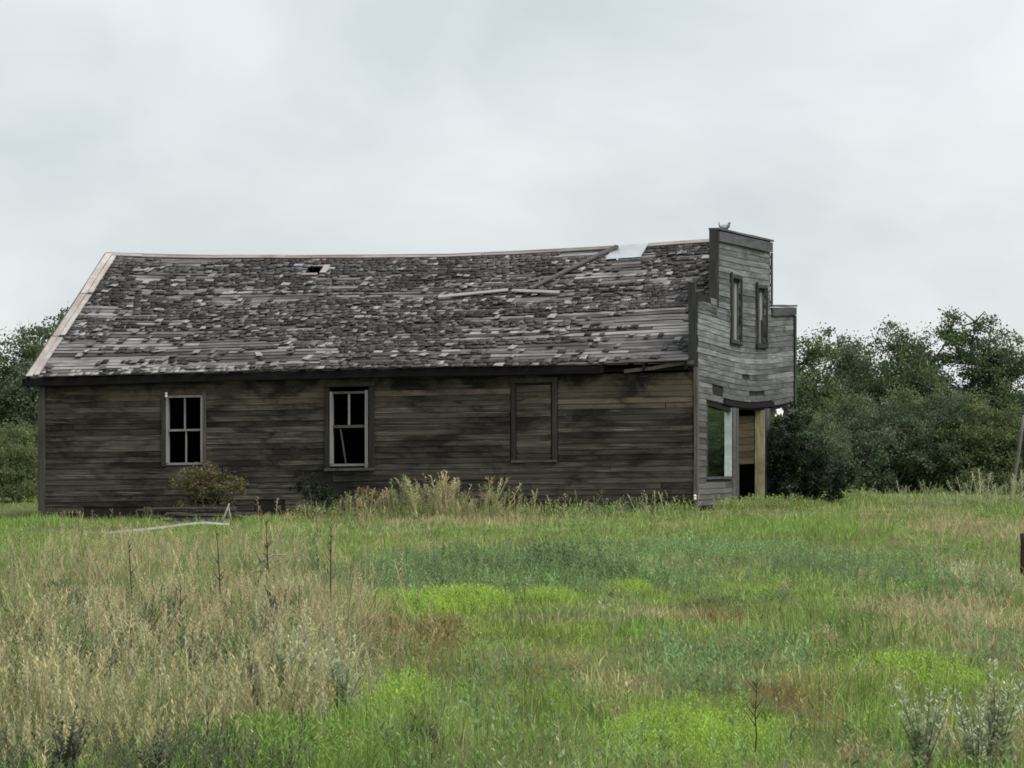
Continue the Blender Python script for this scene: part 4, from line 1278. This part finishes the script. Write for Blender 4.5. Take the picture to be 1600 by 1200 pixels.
# the field goes on either side of the view
x, y, r = field_points(150000, 12.0, 112.0, 1.45, 22, 1.9)
x = x + np.sign(x) * 2.4
k = (np.abs(x) > 0.129 * y * 1.25 + 0.85) & ~inside_store(x, y, 0.06); x, y = x[k], y[k]
zi, Wm = zone_of(x, y, r)
h = hts[zi] * r.uniform(0.6, 1.4, len(x)) * 1.2
c = (0.55 * cols[zi] + 0.45 * (Wm.T @ cols)) * (0.5 + 0.8 * vnoise(x + 77, y * 0.45, 0.2))[:, None]
blades(P, x, y, h, 0.010 * (y / 20) ** 0.8, c, r, 0.6, 1.25, True)
o = link_mesh('grass', P.mesh('grass'), M_grass)
tag(o, 'uneven green and tan grass covering the whole field', 'grass', kind='stuff')

# leafy herbs: a stem with narrow leaves, many per patch
def herb_template(n_leaf, r, up=0.6, lw=0.16, ll=0.30):
    V = [(-0.012, 0, 0), (0.012, 0, 0), (0.006, 0, 0.95), (-0.006, 0, 0.95)]
    F = [(0, 1, 2, 3)]
    for i in range(n_leaf):
        z = 0.10 + 0.85 * (i + r.random() * 0.6) / n_leaf
        a = 2.4 * i + r.uniform(-0.4, 0.4)
        d = np.array((math.cos(a), math.sin(a), up + r.uniform(-0.2, 0.4))); d /= np.linalg.norm(d)
        s = np.array((-math.sin(a), math.cos(a), 0))
        q = np.array((0, 0, z)); k = ll * (1.15 - 0.75 * z) * r.uniform(0.7, 1.2)
        o = len(V)
        for p in (q, q + d * k * 0.5 + s * lw * k, q + d * k, q + d * k * 0.5 - s * lw * k): V.append(tuple(p))
        F.append((o, o + 1, o + 2, o + 3))
    return np.array(V), F

def scatter(P, T, x, y, h, wide, col, r, lean=0.16, z0=-0.02):
    V0, F = T
    n = len(x)
    an = r.uniform(0, 2 * math.pi, n)[:, None]; ca, sa = np.cos(an), np.sin(an)
    X = (V0[None, :, 0] * ca - V0[None, :, 1] * sa) * (h * wide)[:, None]
    Y = (V0[None, :, 0] * sa + V0[None, :, 1] * ca) * (h * wide)[:, None]
    Z = V0[None, :, 2] * h[:, None]
    t = V0[None, :, 2]
    lx, ly = r.normal(size=(n, 1)) * lean, r.normal(size=(n, 1)) * lean
    X = X + lx * t ** 1.5 * h[:, None]; Y = Y + ly * t ** 1.5 * h[:, None]
    V = np.stack([X + x[:, None], Y + y[:, None], Z + (ground_z(x, y) + z0)[:, None]], -1)
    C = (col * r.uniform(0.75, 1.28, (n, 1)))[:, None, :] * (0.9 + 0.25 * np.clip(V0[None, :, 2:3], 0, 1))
    P.add(V, F, C)

rt = np.random.default_rng(3)
herbT = [herb_template(8, rt, 0.5, 0.17, 0.42) for _ in range(2)] + [herb_template(9, rt, 1.0, 0.10, 0.40)]
P = Pile()
x, y, r = field_points(64000, 16.0, 108.0, 1.45, 33)
zi, Wz = zone_of(x, y, r)
keep_p = np.array([{'mix': 0.50, 'lime': 0.6, 'blue': 1.0, 'tan': 0.25, 'pale': 0.4, 'red': 0.45, 'green': 0.35, 'dark': 0.4}[k] for k in KINDS])
k = r.random(len(x)) < keep_p[zi]
x, y, zi = x[k], y[k], zi[k]
hh = np.array([{'mix': 0.08, 'lime': 0.10, 'blue': 0.18, 'tan': 0.13, 'pale': 0.16, 'red': 0.11, 'green': 0.13, 'dark': 0.09}[q] for q in KINDS])[zi] * r.uniform(0.55, 1.2, len(x)) * (0.6 + 0.7 * vnoise(x, y * 0.4, 0.5))
sel = r.integers(0, 3, len(x))
for t in range(3):
    q = sel == t
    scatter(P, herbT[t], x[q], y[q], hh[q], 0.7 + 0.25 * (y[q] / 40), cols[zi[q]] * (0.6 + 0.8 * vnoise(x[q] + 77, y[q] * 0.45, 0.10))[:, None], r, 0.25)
def weed_bed(cx, cy, rx, ry, n, h0, h1, colr, seed):
    r = np.random.default_rng(seed)
    a, q = r.uniform(0, 2 * math.pi, n), np.sqrt(r.random(n)) * (1 + 0.12 * r.normal(size=n))
    x, y = cx + rx * q * np.cos(a), cy + ry * q * np.sin(a)
    k = ~inside_store(x, y, 0.05); x, y, q = x[k], y[k], q[k]
    h = r.uniform(h0, h1, len(x)) * (1.1 - 0.45 * np.clip(q, 0, 1) ** 3) * (0.75 + 0.5 * vnoise(x, y * 0.4, 0.12))
    c = np.array(colr)[r.integers(0, len(colr), len(x))] * (0.75 + 0.5 * vnoise(x + 70, y * 0.4, 0.10))[:, None]
    s = r.integers(0, 3, len(x))
    for t in range(3):
        m = s == t
        scatter(P, herbT[t], x[m], y[m], h[m], 0.7 + 0.2 * (y[m] / 40), c[m], r, 0.2)
LIME = [(0.273, 0.413, 0.064), (0.303, 0.444, 0.069), (0.249, 0.370, 0.064), (0.230, 0.320, 0.081)]
MID = [(0.209, 0.297, 0.077), (0.242, 0.297, 0.094), (0.176, 0.259, 0.066), (0.286, 0.275, 0.132)]
for k, (cx, cy, rx, ry, n, h0, h1) in enumerate(((-0.48, 36.8, 0.46, 2.6, 1700, 0.10, 0.19), (-1.15, 38.2, 0.33, 2.0, 560, 0.07, 0.14), (0.92, 21.0, 0.42, 2.0, 1900, 0.05, 0.12), (0.38, 38.6, 0.30, 1.6, 480, 0.07, 0.13),
        (-0.68, 24.2, 0.24, 1.8, 420, 0.06, 0.13), (2.75, 26.5, 0.32, 1.8, 460, 0.06, 0.14), (1.28, 41.5, 0.18, 1.3, 220, 0.08, 0.15), (-0.92, 19.6, 0.24, 1.0, 420, 0.08, 0.18), (5.9, 88.5, 1.2, 2.0, 420, 0.12, 0.30), (7.6, 97.0, 1.6, 2.5, 380, 0.15, 0.40))):
    weed_bed(cx, cy, rx, ry, n, h0, h1, LIME if k < 7 else MID, 300 + k)
rc = np.random.default_rng(99)
CL = [[(0.134, 0.213, 0.062), (0.168, 0.246, 0.067)], [(0.224, 0.336, 0.067), (0.202, 0.302, 0.062)], [(0.168, 0.246, 0.101), (0.146, 0.224, 0.095)], [(0.112, 0.157, 0.056), (0.146, 0.179, 0.067)], [(0.302, 0.269, 0.123), (0.336, 0.302, 0.157)]]
for k in range(120):
    yy = 18 + 60 * rc.random() ** 1.6; xx = rc.uniform(-0.07, 0.15) * yy
    sz = rc.uniform(0.06, 0.20) * (yy / 30) ** 0.7
    weed_bed(xx, yy, sz, sz * rc.uniform(1.0, 2.5), int(rc.integers(25, 60)), 0.05, rc.uniform(0.10, 0.20), CL[int(rc.integers(0, 5))], 500 + k)
weed_bed(0.95, 20.7, 0.50, 2.2, 1700, 0.05, 0.12, LIME, 395)
weed_bed(-0.58, 31.0, 0.30, 2.2, 260, 0.07, 0.20, [(0.24, 0.16, 0.075), (0.29, 0.21, 0.10), (0.21, 0.17, 0.07), (0.20, 0.22, 0.08)], 398)
weed_bed(-0.75, 29.0, 0.30, 2.6, 260, 0.05, 0.14, [(0.25, 0.18, 0.08), (0.26, 0.23, 0.10), (0.20, 0.22, 0.08)], 399)
weed_bed(0.50, 47.5, 0.35, 1.8, 260, 0.14, 0.34, [(0.10, 0.16, 0.07), (0.12, 0.18, 0.08)], 396)
weed_bed(1.05, 45.0, 0.40, 1.6, 260, 0.12, 0.28, [(0.11, 0.17, 0.07), (0.13, 0.19, 0.08)], 397)
for k in range(7):
    q = to_world(0.55, 0.4 + k * 0.7)
    weed_bed(q[0], q[1], 0.4, 0.5, 70, 0.10, 0.30, MID, 380 + k)
weed_bed(-1.20, 19.5, 0.60, 1.5, 1300, 0.08, 0.20, [(0.17, 0.285, 0.06), (0.20, 0.31, 0.065), (0.145, 0.24, 0.055)], 390)
for k in range(22):
    u = -L + 0.3 + k * 0.69
    q = to_world(u, -0.9)
    hk = 0.35 if u < -8.5 else 1.0
    weed_bed(q[0], q[1], 0.5, 0.7, 60, 0.12 * hk, 0.34 * hk, MID, 340 + k)
o = link_mesh('leafy_weeds', P.mesh('leafy_weeds'), M_grass)
tag(o, 'leafy green and blue green weeds growing in patches through the field', 'weeds', kind='stuff')

# tall seeding grass: stalk and feathery head
def plume_template(n, r, spread=0.05, hl=0.34):
    V = [(-0.0045, 0, 0), (0.0045, 0, 0), (0.003, 0, 1.0), (-0.003, 0, 1.0)]
    F = [(0, 1, 2, 3)]
    for i in range(n):
        z = 1.0 - hl * (i + 0.5) / n + 0.03
        a = 2.4 * i + r.uniform(-0.5, 0.5)
        sp = spread * (0.35 + 0.9 * math.sin(math.pi * min(1, (i + 1.2) / (n + 1))))
        d = np.array((math.cos(a) * sp, math.sin(a) * sp, 0.048 * r.uniform(0.6, 1.5)))
        s = np.array((-math.sin(a), math.cos(a), 0)) * 0.0055
        q = np.array((0, 0, z - 0.05)); o = len(V)
        for p in (q, q + d * 0.6 + s, q + d, q + d * 0.6 - s): V.append(tuple(p))
        F.append((o, o + 1, o + 2, o + 3))
    for i in range(2):
        a = r.uniform(0, 6.28); z = r.uniform(0.1, 0.35); o = len(V)
        d = np.array((math.cos(a) * 0.14, math.sin(a) * 0.14, 0.30)); s = np.array((-math.sin(a), math.cos(a), 0)) * 0.006
        q = np.array((0, 0, z))
        for p in (q - s, q + s, q + d): V.append(tuple(p))
        F.append((o, o + 1, o + 2))
    return np.array(V), F
plT = [plume_template(22, rt, sp, hl) for sp, hl in ((0.025, 0.30), (0.045, 0.40), (0.07, 0.50))]
P = Pile()
def tall_area(cx, cy, rx, ry, n, h0, h1, colr, seed):
    r = np.random.default_rng(seed)
    x = cx + r.normal(size=n) * rx * 0.55; y = cy + r.normal(size=n) * ry * 0.55
    k = (y > 15.5) & ~inside_store(x, y, 0.08); x, y = x[k], y[k]
    dn = vnoise(x + 7, y * 0.4, 0.45)
    k = r.random(len(x)) < 0.05 + 1.5 * dn ** 1.4; x, y = x[k], y[k]
    h = r.uniform(h0, h1, len(x)) * (0.45 + 0.95 * vnoise(x, y * 0.5, 0.5))
    c = np.array(colr)[r.integers(0, len(colr), len(x))]
    s = r.integers(0, 3, len(x))
    for t in range(3):
        q = s == t
        scatter(P, plT[t], x[q], y[q], h[q], (0.9 + 0.02 * y[q]), c[q], r, 0.26)
TAN = [(0.473, 0.398, 0.237), (0.430, 0.347, 0.199), (0.420, 0.377, 0.218), (0.357, 0.265, 0.162)]
PALE = [(0.45, 0.43, 0.27), (0.41, 0.40, 0.25), (0.37, 0.38, 0.23)]
GRN = [(0.18, 0.25, 0.085), (0.22, 0.26, 0.11), (0.15, 0.22, 0.075)]
tall_area(-3.0, 27.5, 1.5, 6.0, 1500, 0.18, 0.46, TAN + PALE + GRN, 41)
tall_area(-2.3, 32.0, 1.2, 7.0, 1500, 0.17, 0.44, TAN + TAN + GRN, 42)
tall_area(-2.3, 21.8, 1.0, 3.0, 620, 0.18, 0.42, PALE + GRN, 43)
tall_area(-1.2, 23.8, 0.35, 2.5, 160, 0.20, 0.45, PALE, 44)
tall_area(-4.3, 48.0, 2.4, 12.0, 1900, 0.18, 0.42, TAN + TAN + GRN, 45)
tall_area(3.75, 34.0, 0.55, 4.0, 260, 0.14, 0.34, TAN, 46)
tall_area(-1.1, 81.0, 1.7, 1.4, 460, 0.22, 0.70, TAN + GRN + GRN, 47)
tall_area(-0.9, 81.2, 1.0, 1.0, 130, 0.40, 0.85, TAN, 57)
tall_area(-3.2, 81.2, 1.4, 1.2, 170, 0.25, 0.70, TAN + GRN, 48)
tall_area(1.8, 81.5, 2.0, 1.2, 190, 0.20, 0.50, PALE + GRN, 49)
tall_area(-7.8, 83.0, 2.6, 1.2, 160, 0.12, 0.32, TAN + GRN, 50)
tall_area(10.5, 92.0, 3.0, 6.0, 320, 0.20, 0.45, PALE + GRN, 51)
tall_area(12.3, 97.3, 0.9, 1.2, 120, 0.4, 0.9, PALE, 52)
tall_area(6.5, 60.0, 1.5, 9.0, 260, 0.18, 0.40, TAN, 53)
o = link_mesh('tall_dry_grass', P.mesh('tall_dry_grass'), M_grass)
tag(o, 'tall tan seeding grass standing thick at left and along the store', 'dry grass', kind='stuff')

# grey feathery wormwood growing through the dry grass
wormT = [herb_template(26, rt, 1.3, 0.13, 0.20) for _ in range(3)]
P = Pile()
def worm_area(cx, cy, rx, ry, n, h0, h1, colr, seed):
    r = np.random.default_rng(seed)
    x = cx + r.normal(size=n) * rx * 0.55; y = cy + r.normal(size=n) * ry * 0.55
    k = (y > 15.8) & ~inside_store(x, y, 0.08) & (r.random(n) < 0.15 + 1.2 * vnoise(x + 3, y * 0.4, 0.3)); x, y = x[k], y[k]
    h = r.uniform(h0, h1, len(x)) * (0.6 + 0.7 * vnoise(x, y * 0.5, 0.4))
    c = np.array(colr)[r.integers(0, len(colr), len(x))]
    s = r.integers(0, 3, len(x))
    for t in range(3):
        q = s == t
        scatter(P, wormT[t], x[q], y[q], h[q], 0.9 + 0.008 * y[q], c[q], r, 0.2)
WM = [(0.363, 0.345, 0.176), (0.418, 0.381, 0.198), (0.297, 0.299, 0.146), (0.462, 0.402, 0.215)]
WD = [(0.13, 0.15, 0.085), (0.17, 0.18, 0.105), (0.10, 0.12, 0.065)]
worm_area(-2.3, 22.5, 0.95, 3.0, 950, 0.14, 0.36, WM, 81)
worm_area(-1.85, 18.5, 0.75, 1.2, 420, 0.10, 0.26, WD + [(0.09, 0.13, 0.05)], 91)
worm_area(-3.2, 27.5, 1.3, 5.0, 800, 0.14, 0.34, WM + WD, 82)
worm_area(-1.3, 24.0, 0.4, 3.0, 220, 0.18, 0.40, WM, 83)
worm_area(-1.7, 18.3, 0.7, 1.1, 300, 0.10, 0.26, WD, 84)
worm_area(2.25, 19.0, 0.35, 1.2, 130, 0.12, 0.28, WM + WD, 85)
worm_area(-2.6, 34.0, 1.3, 8.0, 500, 0.14, 0.30, WM + WD, 86)
worm_area(-0.5, 45.5, 1.6, 5.0, 700, 0.16, 0.34, [(0.15, 0.225, 0.105), (0.18, 0.25, 0.12), (0.12, 0.19, 0.085), (0.20, 0.26, 0.10)], 87)
worm_area(3.9, 46.0, 1.0, 5.0, 350, 0.14, 0.28, [(0.16, 0.23, 0.11), (0.18, 0.25, 0.12), (0.20, 0.26, 0.10)], 88)
rw = np.random.default_rng(123)
for k in range(40):
    yy = rw.uniform(19, 33); xx = rw.uniform(-0.135, -0.045) * yy
    worm_area(xx, yy, 0.13, 0.25, 34, 0.22, rw.uniform(0.34, 0.56), (WM, WM, WD, GRN)[k % 4], 700 + k)
o = link_mesh('wormwood', P.mesh('wormwood'), M_grass)
tag(o, 'grey green feathery wormwood thick in the left foreground and mid field', 'weeds', kind='stuff')

# ------------------------------------------------------------------ single plants one can point at
def sage(name, x, y, H, n_stem, seed, cols, label, spread=0.35):
    r = np.random.default_rng(seed)
    P = Pile(); ch = []
    for k in range(n_stem):
        a = r.uniform(0, 2 * math.pi); sp = r.uniform(0.1, spread); h = H * r.uniform(0.6, 1.0)
        pts = [np.array((math.cos(a) * sp * H * t ** 1.2, math.sin(a) * sp * H * t ** 1.2, h * t)) for t in (0, 0.3, 0.65, 1.0)]
        ch.append(([tuple(p) for p in pts], [0.004, 0.0035, 0.003, 0.001]))
        n = 55
        t = np.sort(r.random(n)) * 0.97 + 0.03
        T = np.array([0, 0.3, 0.65, 1.0]); q = np.stack([np.interp(t, T, [p[i] for p in pts]) for i in range(3)], 1)
        an = r.uniform(0, 2 * math.pi, n)
        ln = H * 0.12 * (1.25 - 0.85 * t) * r.uniform(0.6, 1.3, n)
        d = np.stack([np.cos(an), np.sin(an), r.uniform(0.3, 1.1, n)], 1); d /= np.linalg.norm(d, axis=1, keepdims=True)
        s = np.stack([-np.sin(an), np.cos(an), 0 * an], 1)
        A = d * ln[:, None]; B = s * (ln * 0.2)[:, None]
        V = np.stack([q, q + A * 0.5 + B, q + A, q + A * 0.5 - B], 1)
        P.add(V, [(0, 1, 2, 3)], np.array(cols)[r.integers(0, len(cols), n)] * r.uniform(0.8, 1.25, (n, 1)))
    o = empty(name, (x, y, gz(x, y) - 0.01)); tag(o, label, 'plant')
    link_mesh('leaves', P.mesh('leaves'), M_grass, o)
    tubes('stems', ch, M_sagestem, o, 4)
    return o
M_sagestem = noisy('sage_stem', (0.12, 0.12, 0.08), (0.2, 0.19, 0.13), 9)
SG = [(0.407, 0.468, 0.291), (0.461, 0.509, 0.326), (0.353, 0.420, 0.257), (0.516, 0.543, 0.366)]
SGD = [(0.10, 0.115, 0.075), (0.13, 0.14, 0.09), (0.08, 0.095, 0.06)]
sage('sage_plant', 1.93, 18.6, 0.50, 12, 61, SG, 'leftmost silvery sage plant in the bottom right corner')
sage('sage_plant', 2.13, 18.2, 0.46, 11, 62, SG, 'silvery sage plant second from the left in the bottom right corner')
sage('sage_plant', 2.30, 18.9, 0.56, 13, 63, SG, 'tallest silvery sage plant in the bottom right corner')
sage('sage_plant', 2.46, 18.4, 0.50, 12, 64, SG, 'silvery sage plant nearest the right edge of the picture')
sage('sage_plant', -2.05, 18.1, 0.42, 12, 65, SGD, 'dull dark sage plant at the bottom left corner', 0.5)
sage('sage_plant', -1.60, 17.9, 0.34, 12, 66, SGD, 'dull dark sage plant right of the bottom left one', 0.5)
sage('sage_plant', -0.95, 22.4, 0.52, 11, 67, SG, 'pale sage plant rising behind the bright green tuft at lower left')
sage('sage_plant', -1.25, 22.9, 0.55, 10, 68, SG, 'pale sage plant just left of the one behind the green tuft')

M_stalk = noisy('dry_stalk', (0.045, 0.03, 0.02), (0.10, 0.07, 0.048), 12)
def stalk(x, y, H, label, seed, br=7, col=None):
    r = np.random.default_rng(seed)
    ln = r.normal() * 0.05
    main = [(ln * H * t + r.normal() * 0.005 * H, 0, H * t) for t in (0, 0.25, 0.5, 0.75, 1.0)]
    ch = [(main, [q * y / 34 for q in (0.007, 0.0065, 0.006, 0.005, 0.002)])]
    for k in range(br):
        t = r.uniform(0.35, 0.97); a = r.choice([-1, 1]); p = np.array((ln * H * t, 0, H * t)); l = r.uniform(0.03, 0.10) * (1.3 - t)
        ch.append(([tuple(p), tuple(p + np.array((a * l * 0.7, r.normal() * 0.02, l)))], [0.005 * y / 34, 0.003 * y / 34]))
    o = tubes('dry_stalk', ch, col or M_stalk, None, 5); o.location = (x, y, gz(x, y))
    tag(o, label, 'dry stalk')
stalk(-1.60, 35.0, 0.78, 'tall thin brown dry stalk rightmost of those at left, below the second window', 71)
stalk(-2.22, 36.5, 0.80, 'branched reddish brown dry stalk left of the rightmost thin one', 72, 14)
stalk(-2.45, 33.5, 0.82, 'tall brown dry stalk below the right end of the white plank', 73, 9)
stalk(-2.55, 30.5, 0.45, 'short brown dry stalk in the tan grass at left centre', 74)
stalk(-3.15, 33.0, 0.72, 'brown dry stalk standing below the middle of the white plank', 75)
stalk(-3.05, 24.5, 0.42, 'dark seeded dry stalk nearest the left bottom of the picture', 76, 16)
stalk(1.20, 19.6, 0.42, 'thin dark upright stalk in front of the bright green patch at lower right', 77, 10)
stalk(-3.95, 31.5, 0.70, 'pale bent dry stalk near the left edge', 78, 4, M_stick)

# fallen pale branch in the weeds
ch = [([(-2.72, 40.5, 0.02), (-2.66, 40.6, 0.20), (-2.57, 40.6, 0.30), (-2.44, 40.6, 0.38), (-2.33, 40.7, 0.37), (-2.24, 40.7, 0.44), (-2.20, 40.7, 0.52)], [0.012, 0.012, 0.010, 0.009, 0.007, 0.005, 0.003]),
      ([(-2.57, 40.6, 0.30), (-2.62, 40.5, 0.42), (-2.70, 40.5, 0.50), (-2.71, 40.5, 0.58)], [0.009, 0.007, 0.005, 0.003]), ([(-2.44, 40.6, 0.38), (-2.40, 40.7, 0.48), (-2.31, 40.7, 0.56)], [0.007, 0.005, 0.003]),
      ([(-2.66, 40.6, 0.20), (-2.50, 40.6, 0.22), (-2.36, 40.6, 0.30), (-2.12, 40.7, 0.40), (-1.98, 40.7, 0.50)], [0.009, 0.008, 0.006, 0.005, 0.003]), ([(-2.36, 40.6, 0.30), (-2.24, 40.6, 0.24)], [0.005, 0.003])]
stick_thing('fallen_branch', ch, M_stick, 'pale dead forked branch lying up in the weeds at left', 'branch', (-2.72, 40.5, gz(-2.72, 40.5)))
